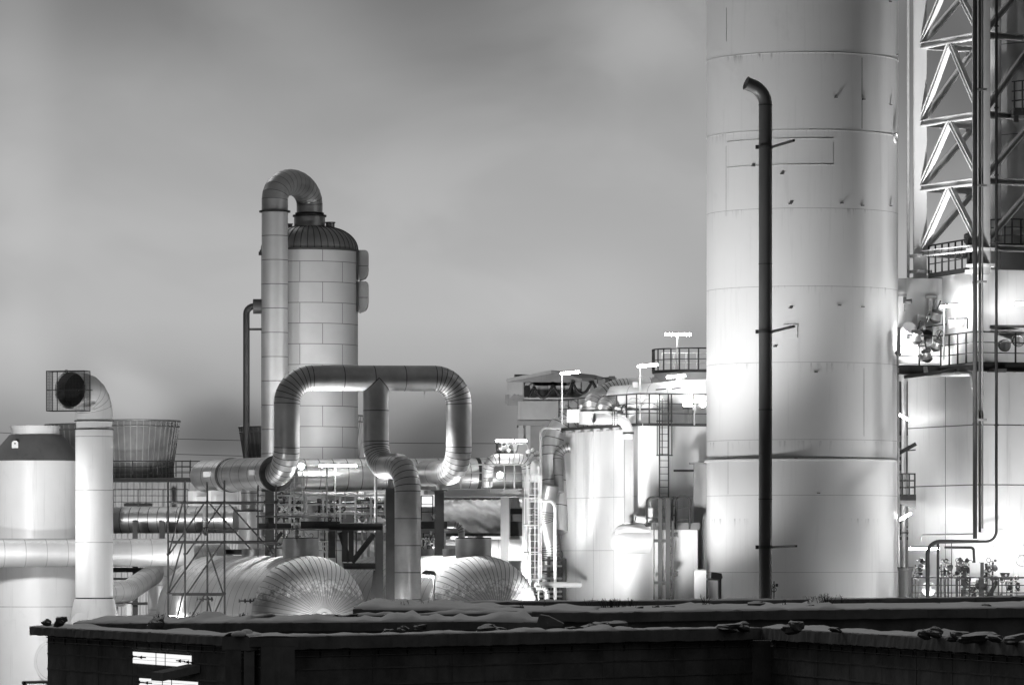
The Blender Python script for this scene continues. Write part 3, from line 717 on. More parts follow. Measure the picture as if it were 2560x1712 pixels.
# ================================================================== horizontal vessels
Dv = 196.0; sv = ml(1, Dv); rv = 155 * sv
def vessel(px, D_, label):
    near = pt(px, 1543, D_); near = Vector((near.x, near.y, zz(1388 + 155, 196.0)))
    t = thing('horizontal_vessel', label, 'pressure vessel', (near.x, near.y, 0), 'horizontal vessels with ribbed round ends')
    Lv = 9.8; far = near + A * Lv
    b = MB(); P = [near + A * Lv * f for f in [i / 15 for i in range(16)]]
    b.sweep(P, rv, 'vessel_clad', n=72, seams=set(range(0, 16)), sw=.03, caps=(False, False)); b.build('shell', t)
    # domed ends with radial sheet joints
    for o, ax, nm, mt_ in ((near, -A, 'domed_end', 'head_clad'), (far, A, 'domed_end', 'vessel_clad')):
        prof = [(1.52 * math.sin(a), rv * math.cos(a), mt_) for a in [R(90) * i / 20 for i in range(20)]] + [(1.52, .04, mt_)]
        b = MB(); b.revolve(o, [(-.04, rv + .005, mt_)] + prof, n=72, axis=ax, capb=False); de = b.build(nm, t)
        if ax == -A:
            b = MB(); u = B; w = UP
            for i in range(60):
                a = 2 * math.pi * i / 60; d = u * math.cos(a) + w * math.sin(a)
                b.sweep([o + d * (p[1] + .003) + ax * (p[0] + .003) for p in prof[:-2]], .010, 'seam_mid', n=4, caps=(False, False))
            b.build('radial_seams', de)
            MB().revolve(o + ax * 1.5, [(0, .22, 'galv'), (.05, .2, 'galv')], n=24, axis=ax).build('centre_cap', de)
    # manhole neck on the crown
    rc = .74; cz = near.z + rv
    c = near + A * .75
    MB().revolve((c.x, c.y, 0), [(cz - .5, rc, 'clad'), (cz + .70, rc, 'clad', 1), (cz + .70, rc - .01, 'steel', 1), (cz + .74, rc - .01, 'steel')], n=48).build('manhole_neck', t)
    for q in (2.2, 5.2): 
        c2 = near + A * (q + .3); MB().revolve((c2.x, c2.y, 0), [(cz - .6, .5, 'clad_dark'), (cz + .28, .5, 'clad_dark', 1)], n=36).build('nozzle', t)
    for q in (1.6, 7.6):
        c3 = near + A * q; MB().box((c3.x, c3.y, .55), .8, 4.2, 1.1, 'concrete', A).build('saddle', t)
    return t
vessel(771, 196.0, 'banded horizontal vessel whose ribbed round end faces the quay, wrapped by scaffolding')
vessel(1204, 197.0, 'banded horizontal vessel with a frosty ribbed end beside the small lit bollard lamp')
t = thing('sampling_valve', 'small black valve on the flank of the scaffolded vessel', 'valve', pt(507, 1497, 197.3), 'small valves on the scaffolded vessel')
def sample_valve(t, px, py, D_, k=1):
    MB().rod(pt(px - 14, py, D_), pt(px + 26, py + 1, D_), .03, 'steel_black').build('spindle', t)
    for q in (0, 13, 22): MB().revolve(pt(px + q, py, D_) - XA * .03, [(0, .05, 'steel_black'), (.02, .10, 'steel_black'), (.06, .10, 'steel_black'), (.08, .05, 'steel_black')], n=12, axis=XA).build('valve_body', t)
    MB().torus(pt(px - 14, py, D_), XA, .07, .015, 'steel_black', n=14, k=6).build('hand_wheel', t)
sample_valve(t, 507, 1497, 197.2)
t = thing('sampling_valve', 'small black valve near the ribbed end of the scaffolded vessel', 'valve', pt(617, 1501, 195.2), 'small valves on the scaffolded vessel')
sample_valve(t, 612, 1501, 195.0)

# ================================================================== scaffold round the first vessel
Ds = 193.6
t = thing('scaffold', 'tube scaffold with long diagonal braces standing over the banded vessel', 'scaffold', pt(490, 1700, Ds))
def stube(a, b, nm, da=Ds, db=None, r=.033, m_='scaffold_tube'):
    MB().rod(pt(a[0], a[1], da), pt(b[0], b[1], db or da), r, m_, n=8).build(nm, t)
for x_, y_ in ((420, 1203), (462, 1200), (518, 1204), (561, 1200)): stube((x_, y_), (x_ + 1, 1760), 'standard', Ds if x_ in (462, 561) else Ds + .5, r=.040)
for a, b in (((418, 1254), (694, 1255)), ((418, 1353), (694, 1353)), ((517, 1321), (822, 1322)), ((418, 1483), (565, 1483))): stube(a, b, 'ledger')
for a, b in (((430, 1257), (640, 1259)), ((430, 1356), (700, 1357)), ((430, 1486), (560, 1487)), ((640, 1290), (822, 1292))): stube(a, b, 'ledger', Ds + .9)
for x_ in (645, 690): stube((x_, 1212), (x_, 1392), 'standard', Ds + .6)
for x_, y_ in ((420, 1254), (462, 1253), (518, 1254), (561, 1254), (462, 1352), (561, 1353), (420, 1385), (462, 1384), (420, 1483), (462, 1483), (518, 1483), (561, 1483), (561, 1320), (690, 1254)):
    MB().box(pt(x_, y_, Ds - .04), .10, .10, .09, 'steel').build('coupler', t)
for a, b in (((457, 1255), (421, 1385)), ((511, 1257), (423, 1385)), ((556, 1257), (466, 1385)), ((522, 1256), (625, 1370)), ((570, 1256), (684, 1384)),
             ((457, 1354), (421, 1480)), ((512, 1355), (423, 1481)), ((556, 1355), (468, 1483)), ((517, 1360), (558, 1483)), ((457, 1485), (430, 1600)), ((512, 1485), (455, 1580)), ((558, 1485), (505, 1600)), ((517, 1485), (545, 1600))):
    stube(a, b, 'brace', Ds + .25)
t2 = t = thing('access_scaffold', 'smaller tube scaffold with ladder rising behind the manhole neck', 'scaffold', pt(750, 1560, 203.2)); SM = 'galv'
def stube(a, b, nm, da=203.2, db=None, r=.033, m_='galv'):
    MB().rod(pt(a[0], a[1], da), pt(b[0], b[1], db or da), r, m_, n=8).build(nm, t)
for x_, y_, y2 in ((690, 1185, 1394), (735, 1189, 1400), (760, 1189, 1400), (817, 1160, 1394), (645, 1235, 1380), (836, 1238, 1380)): stube((x_, y_), (x_, y2), 'standard', 203.2, r=.034)
for a, b in (((690, 1192), (820, 1193)), ((690, 1224), (815, 1225)), ((690, 1288), (818, 1289)), ((645, 1291), (690, 1290)), ((690, 1353), (830, 1354)), ((690, 1365), (830, 1365))): stube(a, b, 'ledger', 203.1, r=.032)
for a, b in (((695, 1256), (785, 1350)), ((760, 1230), (690, 1310)), ((660, 1365), (700, 1320)), ((805, 1372), (825, 1392))): stube(a, b, 'brace', 203.3)
for x_ in (727, 755): stube((x_, 1195), (x_ - 1, 1352), 'ladder_rail', 202.9, r=.022, m_='galv_pale')
for i in range(11): stube((727, 1206 + i * 14.5), (755, 1206 + i * 14.5), 'ladder_rung', 202.9, r=.014, m_='galv_pale')

# ================================================================== steel frame with braces between the vessels
Df = 198.1
t = thing('steel_frame', 'braced steel frame of heavy beams and columns between the two vessels', 'steel frame', pt(890, 1650, Df))
fbn = [0]
def fb(a, b, w, h, nm, D_=Df, m_='steel', D2=None):
    fbn[0] += 1; D_ += .007 * fbn[0]
    MB().ibeam(pt(a[0], a[1], D_), pt(b[0], b[1], D2 or D_), w, h, m_).build(nm, t)
fb((752, 1314), (850, 1314), .3, .38, 'beam', m_='steel_black'); fb((842, 1316.5), (957, 1316.5), .3, .31, 'beam')
fb((646, 1315), (728, 1315), .3, .24, 'beam', m_='steel_black'); fb((858, 1414.5), (942, 1414.5), .28, .26, 'beam')
fb((562, 1379), (720, 1379), .3, .22, 'beam', m_='steel_black', D_=206.2)
fb((1052, 1312), (1124, 1312), .3, .32, 'beam', m_='steel_black', D_=205.2)
for x_, w_, y2 in ((830, .3, 1394), (948, .32, 1760), (862, .24, 1404), (878, .2, 1404)): fb((x_, 1326), (x_, y2), w_, w_, 'column')
fb((880, 1405), (935, 1335), .22, .22, 'brace'); fb((850, 1330), (874, 1404), .2, .2, 'brace'); fb((940, 1425), (918, 1600), .2, .2, 'brace'); fb((690, 1390), (735, 1328), .18, .18, 'brace', m_='galv'); fb((665, 1385), (705, 1330), .14, .14, 'brace')
MB().box(pt(1134, 1386, 206), 1.0, .5, .8, 'galv').build('panel_box', t)
MB().ibeam(pt(1104, 1330, 206.5), pt(1104, 1480, 206.5), .36, .36, 'galv_pale').build('column', t)
# walkways
W1_ = 203.9
rl = railing('walkway_railing', 'bright snow topped walkway railing under the round header and pipe loop', [pt(640, 1306, W1_), pt(850, 1306, W1_), pt(966, 1306, W1_)], h=1.15, sp=.75, r=.042, mat='white_clean', toe='white_clean', toeh=.1)
railing('rear_railing', 'second pale railing further back on the walkway deck', [pt(665, 1296, 206.3), pt(962, 1296, 206.3)], h=1.1, sp=.9, r=.032, mat='galv_pale')
t = thing('walkway_deck', 'grated walkway deck with light edge beams behind the loop legs', 'walkway', pt(800, 1308, 205))
MB().box(pt(800, 1309, 205.2), 5.6, 2.4, .06, 'galv').build('grating', t)
MB().ibeam(pt(660, 1272, 207.6), pt(966, 1272, 207.6), .3, .26, 'galv_pale').build('edge_beam', t)
MB().ibeam(pt(660, 1255, 207.8), pt(966, 1255, 207.8), .3, .16, 'steel').build('edge_beam', t)
rl = railing('walkway_railing', 'pale walkway railing in front of the silver duct and the round glaring lamp', [pt(1152, 1222, 206.2), pt(1316, 1222, 206.6)], h=1.05, sp=1.05, r=.03, mat='galv_pale')
t = thing('bridge_beam', 'broad white bridge beam carrying the pale walkway before the duct', 'beam', pt(1210, 1232, 206.9))
MB().ibeam(pt(1106, 1232, 206.7), pt(1322, 1232, 206.9), .4, .37, 'white_clean', t=.04).build('girder', t)
MB().box(pt(1226, 1224, 207.2), 3.4, .9, .03, 'galv_pale').build('deck', t)
for x_ in (1262, 1316): MB().ibeam(pt(x_, 1243, 207.4), pt(x_, 1700, 207.4), .36, .36, 'grey').build('column', t)
railing('stub_railing', 'short thin black railing beside the downward leg of the loop', [pt(1053, 1300, 205.6), pt(1082, 1300, 205.6)], h=1.05, sp=.45, r=.03, mat='steel')
t = thing('elbow_drain', 'small dark grey pipe elbow dropping to the frosty vessel neck', 'pipe', pt(1150, 1340, 203.5))
insulated('pipe_run', t, [pt(1118, 1312, 203.4), pt(1154, 1312, 203.4), pt(1154, 1352, 203.4)], .28, ml(8.2, 203.4), 'clad_dark', every=.4, nb=4, n=20)
t = thing('cross_pipe', 'horizontal ribbed grey pipe seen through the braced steel frame', 'pipe', pt(900, 1343, 208.6))
insulated('pipe_run', t, [pt(800, 1341, 208.6), pt(975, 1341, 208.6)], .3, ml(10.5, 208.6), 'clad_dark', every=.06, sw=.012)
t = thing('feed_pipe', 'broad pale insulated pipe running low behind the vessel necks to the ladder', 'pipe', pt(1250, 1375, 208.6))
insulated('pipe_run', t, [pt(870, 1376, 208.6), pt(1322, 1374, 208.6)], .3, ml(26.5, 208.6), 'clad_pale', every=1.3, seam='seam_pale')
# tarpaulin enclosure and dark bays behind the walkways
t = thing('tarp_shelter', 'wrinkled grey tarpaulin hung in a dark frame under the bridge beam', 'tarpaulin', pt(1180, 1330, 210.5))
b = MB(); nx, nz = 40, 24; x0_, x1_, y0_, y1_ = 1106, 1254, 1249, 1332; ids = []
for j in range(nz + 1):
    row = []
    for i in range(nx + 1):
        fx, fz = i / nx, j / nz
        w_ = .05 * math.sin(fz * 17 + 3 * math.sin(fx * 5)) + .04 * math.sin(fx * 9 + fz * 12) + .025 * math.sin(fx * 31 - fz * 23) + random.uniform(-.012, .012)
        if j == 0: w_ += .05 * math.sin(fx * 60)
        row.append(b.vert(pt(x0_ + (x1_ - x0_) * fx, y0_ + (y1_ - y0_) * fz + (1.2 * math.sin(fx * 50) if j == 0 else 0), 210.5) + YA * w_))
    ids.append(row)
for j in range(nz):
    for i in range(nx): b.face((ids[j][i], ids[j + 1][i], ids[j + 1][i + 1], ids[j][i + 1]), 'tarp', True)
b.build('tarp_sheet', t)
MB().beam(pt(1100, 1336, 210.3), pt(1262, 1336, 210.3), .12, .14, 'steel_black').build('bottom_beam', t)
MB().beam(pt(1257, 1244, 210.2), pt(1257, 1350, 210.2), .1, .1, 'steel_black').build('side_post', t)
MB().beam(pt(1100, 1246, 210.6), pt(1262, 1246, 210.6), .12, .12, 'steel').build('top_beam', t)
t = thing('process_building', 'large grey process hall standing in shade behind the pipe bridge', 'building', pt(1100, 1500, 232))
zt_ = zz(1236, 228)
MB().box((xx(1050, 228), 231, zt_ / 2), ml(560, 228), 6, zt_, 'hall_sheet').build('wall', t)
for x_ in (820, 900, 980, 1105, 1180, 1265, 1330): MB().ibeam((xx(x_, 227.6), 227.6, 0), (xx(x_, 227.6), 227.6, zt_ - .05), .4, .4, 'grey_dark').build('column', t)
MB().box((xx(1050, 227.6), 227.7, zt_ - 1.1), ml(560, 228), .3, .35, 'steel').build('fascia_beam', t)
for x_ in (860, 940, 1300): MB().box((xx(x_, 227.6), 227.95, zz(1305, 228)), 1.4, .1, 1.3, 'black').build('louvre_opening', t)
# diagonal duct / conveyor gallery behind the frame
t = thing('inclined_chute', 'pale inclined steel chute behind the dark support column', 'chute', pt(1075, 1350, 213))
MB().beam(pt(1048, 1290, 212.5), pt(1112, 1400, 212.5), .9, 1.0, 'grey').build('casing', t)
for f in (.15, .4, .65, .9): MB().box(pt(1048 + 64 * f, 1290 + 110 * f, 211.9), .5, .06, .05, 'steel').build('stiffener', t)

# ================================================================== caged white ladder, tall pale pipe
ladder('caged_ladder', 'white caged ladder climbing to the pipe bridge beside the frosty vessel', pt(1332, 1500, 204.6), pt(1332, 1165, 204.6), XA, w=.48, mat='white_clean', cage=(.9, 5.3, 1.15, .36), out=(.2, -1, 0), rr=.032)
t = thing('tall_thin_pipe', 'tall thin white pipe rising between the caged ladder and the tank corner', 'pipe', pt(1388, 1520, 208))
P, mk_ = route([pt(1388, 1760, 208), pt(1388, 1252, 208), pt(1300, 1250, 209.5)], .35, 5); MB().sweep(P, ml(4.2, 208), 'white', n=16).build('pipe_run', t)
t = thing('level_pipe', 'low horizontal white pipe with capped elbow at the foot of the ladder', 'pipe', pt(1370, 1461, 206))
insulated('pipe_run', t, [pt(1340, 1461, 206.4), pt(1450, 1461, 208)], .3, ml(7, 206), 'white', every=2)
t = thing('pump_elbow', 'short silver pipe elbow standing behind the wall next to the frosty vessel', 'pipe', pt(1366, 1510, 204.5))
insulated('pipe_run', t, [pt(1340, 1470, 204.6), pt(1366, 1470, 204.6), pt(1366, 1640, 204.6)], .22, ml(7.5, 204.6), 'clad_pale', every=.4, nb=4, n=20)
t = thing('valve_rack', 'dark rack of small pipes between the tall white pipe and the tank', 'pipe rack', pt(1390, 1500, 210))
for y_ in (1400, 1414, 1428, 1445, 1478, 1490, 1500): MB().rod(pt(1345, y_, 209.5), pt(1404, y_, 210.2), .045, 'galv' if y_ % 4 else 'steel', n=8).build('small_pipe', t)
for x_ in (1352, 1372, 1398): MB().beam(pt(x_, 1390, 210.4), pt(x_, 1700, 210.4), .14, .14, 'steel').build('post', t)
MB().box(pt(1376, 1470, 211.5), 1.4, .2, 2.6, 'steel_black').build('back_plate', t)

# swan pipe: big pale pipe curving up and over the tank roof
Dj = 212.6
t = thing('curved_gas_duct', 'great pale segmented duct curving up beside the tank and over its roof', 'duct', pt(1385, 1200, Dj))
insulated('duct_run', t, [pt(1385, 1330, Dj - 1), pt(1387, 1068, Dj), pt(1540, 982, Dj + .6), pt(1800, 972, Dj + 1.5)], [2.4, 2.0], ml(36, Dj), 'clad_pale', every=1.2, nb=7, n=44, sw=.035)
insulated('lower_bend', t, [pt(1372, 1210, Dj - 2.2), pt(1356, 1290, Dj - 2), pt(1376, 1380, Dj - 1.7), pt(1352, 1470, Dj - 1.7)], [1.2, 1.2], ml(26, Dj), 'clad', every=.8, nb=5, n=36)
t = thing('black_duct_elbow', 'short dark duct elbow tucked between curved duct and tank corner', 'duct', pt(1398, 1140, 212.3))
insulated('duct_run', t, [pt(1425, 1118, 210.9), pt(1393, 1122, 210.9), pt(1398, 1230, 210.5)], .5, ml(12, 211), 'clad_dark', every=.7, nb=5, n=28)
t = thing('white_hose_pipe', 'thin double pipe looping over from the tank railing down past the duct', 'pipe', pt(1352, 1170, 209.9))
MB().sweep(route([pt(1352, 1330, 209.3), pt(1352, 1069, 209.5), pt(1400, 1070, 210.2)], .28, 5)[0], .055, 'galv_pale', n=10).build('pipe_run', t)

# ================================================================== conveyor house on a tower behind
Dc = 258; sc = ml(1, Dc)
t = thing('conveyor_house', 'open sided conveyor house with low gabled roof on a broad grey tower', 'conveyor house', pt(1360, 1400, Dc))
def cpt(px, py, dd=0): return pt(px, py, Dc + dd)
dep = Vector((.35, .94, 0)) * 7
b = MB(); e0, rd, e1 = cpt(1266, 946), cpt(1378, 925), cpt(1456, 947)
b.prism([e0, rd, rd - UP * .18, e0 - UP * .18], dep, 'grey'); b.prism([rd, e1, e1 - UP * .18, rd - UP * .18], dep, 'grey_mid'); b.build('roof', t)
MB().prism([e0 - UP * .185 + YA * .02, rd - UP * .185 + YA * .02, e1 - UP * .185 + YA * .02][::-1], YA * .12, 'grey_mid').build('gable', t)
MB().box(cpt(1287, 969, .12), ml(39, Dc), .16, ml(37, Dc), 'grey').build('side_panel', t)
MB().box(cpt(1370, 970, 5.5), ml(172, Dc), .2, ml(70, Dc), 'grey_dark').build('back_panel', t)
for x_ in (1337, 1358, 1379, 1400, 1421, 1440): MB().box(cpt(x_, 978, 1.2), .5, .4, ml(52, Dc), 'grey').build('hopper_column', t)
for x_ in (1333, 1354, 1375, 1396, 1418): MB().box(cpt(x_, 960, .7), .9, .3, .14, 'grey').build('hopper_head', t)
MB().box(cpt(1380, 1002, .6), ml(150, Dc), .9, .35, 'grey').build('floor_beam', t)
for q_, (a, c_) in enumerate((((1268, 987), (1268, 1009)), ((1290, 987), (1290, 1009)), ((1268, 1008), (1306, 1008)), ((1270, 1006), (1290, 988)), ((1292, 988), (1304, 1006)), ((1304, 945), (1304, 1008)))): MB().beam(cpt(a[0], a[1], .1 + q_ * .013), cpt(c_[0], c_[1], .1 + q_ * .013), .22 + q_ * .006, .22, 'grey_mid').build('truss_member', t)
MB().box(cpt(1390, 1032, 2), ml(192, Dc), 4, ml(54, Dc), 'grey').build('tower_body', t)
MB().box(cpt(1390, 1060, 2), ml(196, Dc), 4.2, .25, 'grey_mid').build('cornice', t)
MB().box(cpt(1394, 1160, 3), ml(170, Dc), 4, ml(190, Dc), 'grey_mid').build('tower_base', t)
for x_ in (1302, 1320): MB().box(cpt(x_, 1240, .6), .26, .5, ml(360, Dc), 'grey').build('leg', t)
MB().beam(cpt(1310, 1110, .4), cpt(1296, 1170, .4), .5, .5, 'grey').build('brace', t); MB().beam(cpt(1306, 1100, .4), cpt(1322, 1180, .4), .25, .25, 'grey_dark').build('brace', t)
t = thing('hose_gantry', 'gantry of posts hung with looping black hoses beside the conveyor house', 'gantry', cpt(1490, 1400))
for x_, y_ in ((1463, 950), (1484, 948), (1504, 946), (1537, 944)): MB().beam(cpt(x_, y_), cpt(x_, 1040), .38 if x_ != 1537 else .18, .3, 'grey_mid').build('post', t)
for x_, y_ in ((1463, 949), (1478, 948), (1499, 946), (1530, 944)): MB().box(cpt(x_, y_, -.1), ml(15, Dc), .5, .16, 'grey_dark').build('trolley', t)
MB().beam(cpt(1452, 952, .1), cpt(1537, 944, .1), .14, .14, 'steel').build('rail', t)
P = []
for x0_, x1_, y_ in ((1324, 1335, 0), (1335, 1382, 1), (1382, 1432, 1), (1432, 1480, 1), (1480, 1528, 1)):
    for i in range(13):
        f = i / 12; yy = 966 - (x0_ + (x1_ - x0_) * f - 1335) * .1; P.append(cpt(x0_ + (x1_ - x0_) * f, yy + (30 * (1 - (2 * f - 1) ** 2) if y_ else 24 * (1 - f)), -.2))
MB().sweep(P, .075, 'steel_black', n=8).build('hose', t)

# ================================================================== square white tank block
D = 204.0
c0 = Vector((xx(1603, D), D, 0)); zt = zz(1057, D); LL, LR = 8.95, 6.5
t = thing('tank_block', 'square white tank block with a railed roof standing before the conveyor house', 'tank', c0)
ch = .42; nrm_l = -B2; nrm_r = -A2
pl = [c0 + A2 * ch, c0 + A2 * LL, c0 + A2 * LL + B2 * LR, c0 + B2 * LR, c0 + B2 * ch]
# rounded corner
arc = []
cc = c0 + A2 * ch + B2 * ch
for i in range(9):
    a = R(90) * i / 8; arc.append(cc + nrm_l * ch * math.cos(a) + nrm_r * ch * math.sin(a))
poly = [c0 + A2 * LL] + arc + [c0 + B2 * LR, c0 + A2 * LL + B2 * LR]
MB().prism(poly, UP * zt, 'white', 'white').build('shell', t)
for z_ in (zz(1240, D), zz(1375, D)):
    MB().beam(c0 + A2 * .5 + UP * z_ - B2 * .0, c0 + A2 * LL + UP * z_ - B2 * .0, .006, .022, 'seam_pale').build('panel_seam', t)
for f in (.33, .58, .80): MB().beam(c0 + A2 * LL * f - B2 * .0, c0 + A2 * LL * f - B2 * .0 + UP * (zt - .1), .02, .006, 'seam_pale', up=B2).build('panel_seam', t)
for z_ in (zz(1240, D), zz(1370, D), zz(1480, D)):
    MB().beam(c0 + B2 * .5 + UP * z_ - A2 * .0, c0 + B2 * LR + UP * z_ - A2 * .0, .006, .022, 'seam_pale').build('panel_seam', t)
MB().rod(c0 + A2 * (LL - .25) - B2 * .18, c0 + A2 * (LL - .25) - B2 * .18 + UP * (zt - .1), .1, 'white', n=16).build('corner_pipe', t)
for z_ in (zz(1130, D), zz(1282, D), zz(1385, D)): MB().torus(c0 + A2 * (LL - .25) - B2 * .2 + UP * z_, YA, .2, .018, 'grey', n=24).build('pipe_clip', t)
MB().box(c0 + A2 * (LL - .02) - B2 * .16 + UP * zz(1226, 212), .14, .3, .3, 'white', B2).build('round_light', t)
rpts = [c0 + A2 * LL + UP * zt, c0 + A2 * .35 + UP * zt, c0 + B2 * .35 + UP * zt, c0 + B2 * LR + UP * zt]
rpts = [p - B2 * .06 if i < 2 else p - A2 * .06 for i, p in enumerate(rpts)]
railing('roof_edge_railing', 'dark railing along the two near edges of the white tank block roof', rpts, h=1.25, sp=1.05, r=.032, mat='steel', toe='steel', toeh=.12)
for i in range(7):
    p = c0 + A2 * (LL - .5 - i * 1.05) - B2 * .1 + UP * (zt - .22); MB().box(p, .35, .16, .06, 'galv', A2).build('railing_clamp', t)
# roof pipework
t = thing('roof_manifold', 'manifold of pale elbows and a horizontal drum on the tank block roof', 'pipework', c0 + A2 * 3.5 + B2 * 3 + UP * zt)
dr0, dr1 = pt(1535, 1000, 208.5), pt(1790, 982, 205.6)
b = MB(); b.sweep([dr0.lerp(dr1, f) for f in (0, .2, .4, .6, .8, 1)], .62, 'white', n=40, seams={1, 2, 3, 4}, seam='seam_pale'); b.build('drum', t)
for x_, y_, d_, r_2, m_ in ((1478, 1012, 207.2, .42, 'clad'), (1508, 1018, 206.8, .36, 'clad'), (1585, 1014, 205.8, .36, 'clad_pale'), (1625, 1018, 205.4, .42, 'clad_pale')):
    p = pt(x_, 0, d_); zb_ = zt + .02
    insulated('elbow_pipe', t, [Vector((p.x, p.y, zb_ + .3)), Vector((p.x, p.y, zz(y_ - 8, d_))), Vector((p.x, p.y, zz(y_ - 8, d_))) + (A2 * 1.0 + B2 * .9)], .5, r_2, m_, every=.5, nb=5, n=32)
    MB().revolve((p.x, p.y, zb_), [(0, r_2 + .1, 'galv_pale', 1), (.55, r_2 + .1, 'galv_pale', 1)], n=32).build('jacket', t)
    MB().revolve((p.x, p.y, zb_ + .56), [(0, r_2 + .04, 'steel', 1), (.08, r_2 + .04, 'steel', 1)], n=32).build('clamp_ring', t)
MB().torus(pt(1560, 1023, 205.0), Vector((.8, -.6, 0)), .17, .025, 'steel_black', n=24).build('hand_wheel', t)
MB().rod(pt(1538, 1020, 205.2), pt(1562, 1023, 205.0), .06, 'galv_pale').build('valve_stem', t)
MB().box(pt(1452, 1040, 207.6), 1.2, .8, .55, 'white').build('cover_box', t)
MB().box(pt(1463, 1022, 207.4), .5, .5, .35, 'galv').build('motor', t)
for x_, y_ in ((1588, 962), (1697, 955)): MB().box(pt(x_, y_, 207), .22, .22, .24, 'white').build('drum_lug', t)
for a, c_ in (((1680, 972), (1705, 968)), ((1640, 974), (1665, 972))): MB().beam(pt(a[0], a[1], 206.0), pt(c_[0], c_[1], 205.8), .06, .05, 'steel').build('drum_bracket', t)
# flanged vent that bends down into a dark rectangular downpipe
Dg = 203.4
t = thing('flanged_vent', 'white flanged vent pipe on the tank face turning down into a grey downpipe', 'vent pipe', pt(1571, 1600, Dg + 1))
P, mk_ = route([pt(1484, 1044, Dg - .2), pt(1571, 1047, Dg + .6), pt(1571, 1098, Dg + .6)], .62, 8)
MB().sweep(P, ml(12.6, Dg), 'white_clean', n=32, caps=(False, True)).build('bend', t)
MB().revolve(P[0], [(.01, ml(11.8, Dg), 'black'), (.03, ml(11.8, Dg), 'black')], n=32, axis=Vector((1, .1, 0))).build('mouth', t)
for q in (1532, 1538):
    fl = MB().revolve(pt(q, 1045.5, Dg + .22), [(0, ml(17, Dg), 'white', 1), (.055, ml(17, Dg), 'white', 1)], n=32, axis=XA).build('flange', t)
b = MB()
for i in range(16):
    a = 2 * math.pi * i / 16; b.rod(pt(1530, 1045.5, Dg + .22) + Vector((0, math.cos(a), math.sin(a))) * ml(15, Dg), pt(1543, 1045.5, Dg + .22) + Vector((0, math.cos(a), math.sin(a))) * ml(15, Dg), .022, 'steel', n=6)
b.build('flange_bolts', t)
MB().revolve(pt(1571, 1085, Dg + .6), [(0, ml(14, Dg), 'steel', 1), (.09, ml(14, Dg), 'steel', 1)], n=32).build('clamp_ring', t)
MB().box(pt(1571.5, 1196, Dg + .6), ml(22, Dg), ml(15, Dg), ml(222, Dg), 'grey', hdir(8)).build('downpipe', t)
MB().box(pt(1571.5, 1370, Dg + .6), ml(21, Dg), ml(14, Dg), ml(126, Dg), 'white', hdir(8)).build('lower_downpipe', t)

# ladder on the right face, small railed block in front, snow capped drum
Dl = 203.6
ladder('roof_ladder', 'grey caged ladder hanging from the tank block roof beside the round corner', pt(1660, 1250, Dl), pt(1660, 985, Dl), B2, w=.42, mat='steel', cage=(1.9, 4.3, 1.45, .34), out=-A2, rr=.03)
Db = 200.6
cb = Vector((xx(1632, Db), Db, 0)); zb_ = zz(1316, Db)
t = thing('platform_block', 'low white block with streaked face and a railed top under the roof ladder', 'tank', cb)
poly = [cb + A2 * 3, cb, cb + B2 * 2.05, cb + B2 * 2.05 + A2 * 3]
MB().prism(poly, UP * zb_, 'white', 'white').build('shell', t)
MB().box(cb + B2 * 1.0 + A2 * 1.4 + UP * (zb_ + .07), 2.3, 3.0, .12, 'steel', B2).build('top_plate', t)
MB().box(cb + B2 * 1.0 - A2 * .06 + UP * (zb_ + .02), 2.2, .1, .3, 'grey_mid', B2).build('fascia', t)
# dome ended drum
ax = Vector((-.985, -.17, 0)); p = pt(1636, 1351, 201.2); rd_ = ml(33, 201)
t = thing('snowy_drum', 'pale round ended drum capped with snow poking out from the low white block', 'drum', p)
prof = [(0, rd_ * .9, 'clad_pale'), (.3, rd_ * .97, 'clad_pale'), (1.2, rd_, 'clad_pale')] + [(1.25 + .62 * math.sin(R(q)), rd_ * max(.03, math.cos(R(q)) ** .8), 'clad_pale') for q in range(0, 91, 9)]
MB().revolve(p, prof, n=48, axis=ax).build('shell', t)
sn = MB(); nn = 30; rows = []
for i in range(17):
    f = i / 16; L_ = .15 + 1.6 * f; rr_ = rd_ * (1 if L_ < 1.25 else math.sqrt(max(.05, 1 - ((L_ - 1.25) / .62) ** 2)))
    row = []
    for j in range(13):
        a = R(-52 + 104 * j / 12); edge = (1 - abs(j - 6) / 6); th = (.035 + .10 * edge ** .6 * (1 - .7 * abs(2 * f - 1) ** 3)) * (1 + .3 * math.sin(f * 9 + j)) - (.04 if j in (0, 12) or i in (0, 16) else 0)
        row.append(sn.vert(p + ax * L_ + (Vector((-ax.y, ax.x, 0)) * math.sin(a) + UP * math.cos(a)) * (rr_ + th)))
    rows.append(row)
for i in range(16):
    for j in range(12): sn.face((rows[i][j], rows[i][j + 1], rows[i + 1][j + 1], rows[i + 1][j]), 'snow', True)
sn.build('snow_cap', t)
t = thing('cowl_vent', 'small white cowl vent with a slanted mouth above the snowy drum', 'vent', pt(1622, 1302, 201))
MB().sweep([pt(1588, 1296, 200.8), pt(1612, 1299, 200.9), pt(1630, 1301, 201)], ml(8.5, 201), 'white', n=24, caps=(False, True)).build('cowl', t)
MB().revolve(pt(1588.5, 1296, 200.8), [(0, ml(7.8, 201), 'black'), (.02, ml(7.8, 201), 'black')], n=24, axis=Vector((1, .1, -.1))).build('mouth', t)
MB().revolve(pt(1613, 1299, 200.9), [(0, ml(11, 201), 'galv', 1), (.07, ml(11, 201), 'galv', 1)], n=24, axis=XA).build('flange', t)
MB().revolve(pt(1626, 1332, 201), [(0, ml(8, 201), 'white'), (ml(66, 201), ml(6.5, 201), 'white', 1), (ml(66, 201) + .01, .05, 'grey', 1), (ml(78, 201), .05, 'grey')], n=20).build('stem', t)
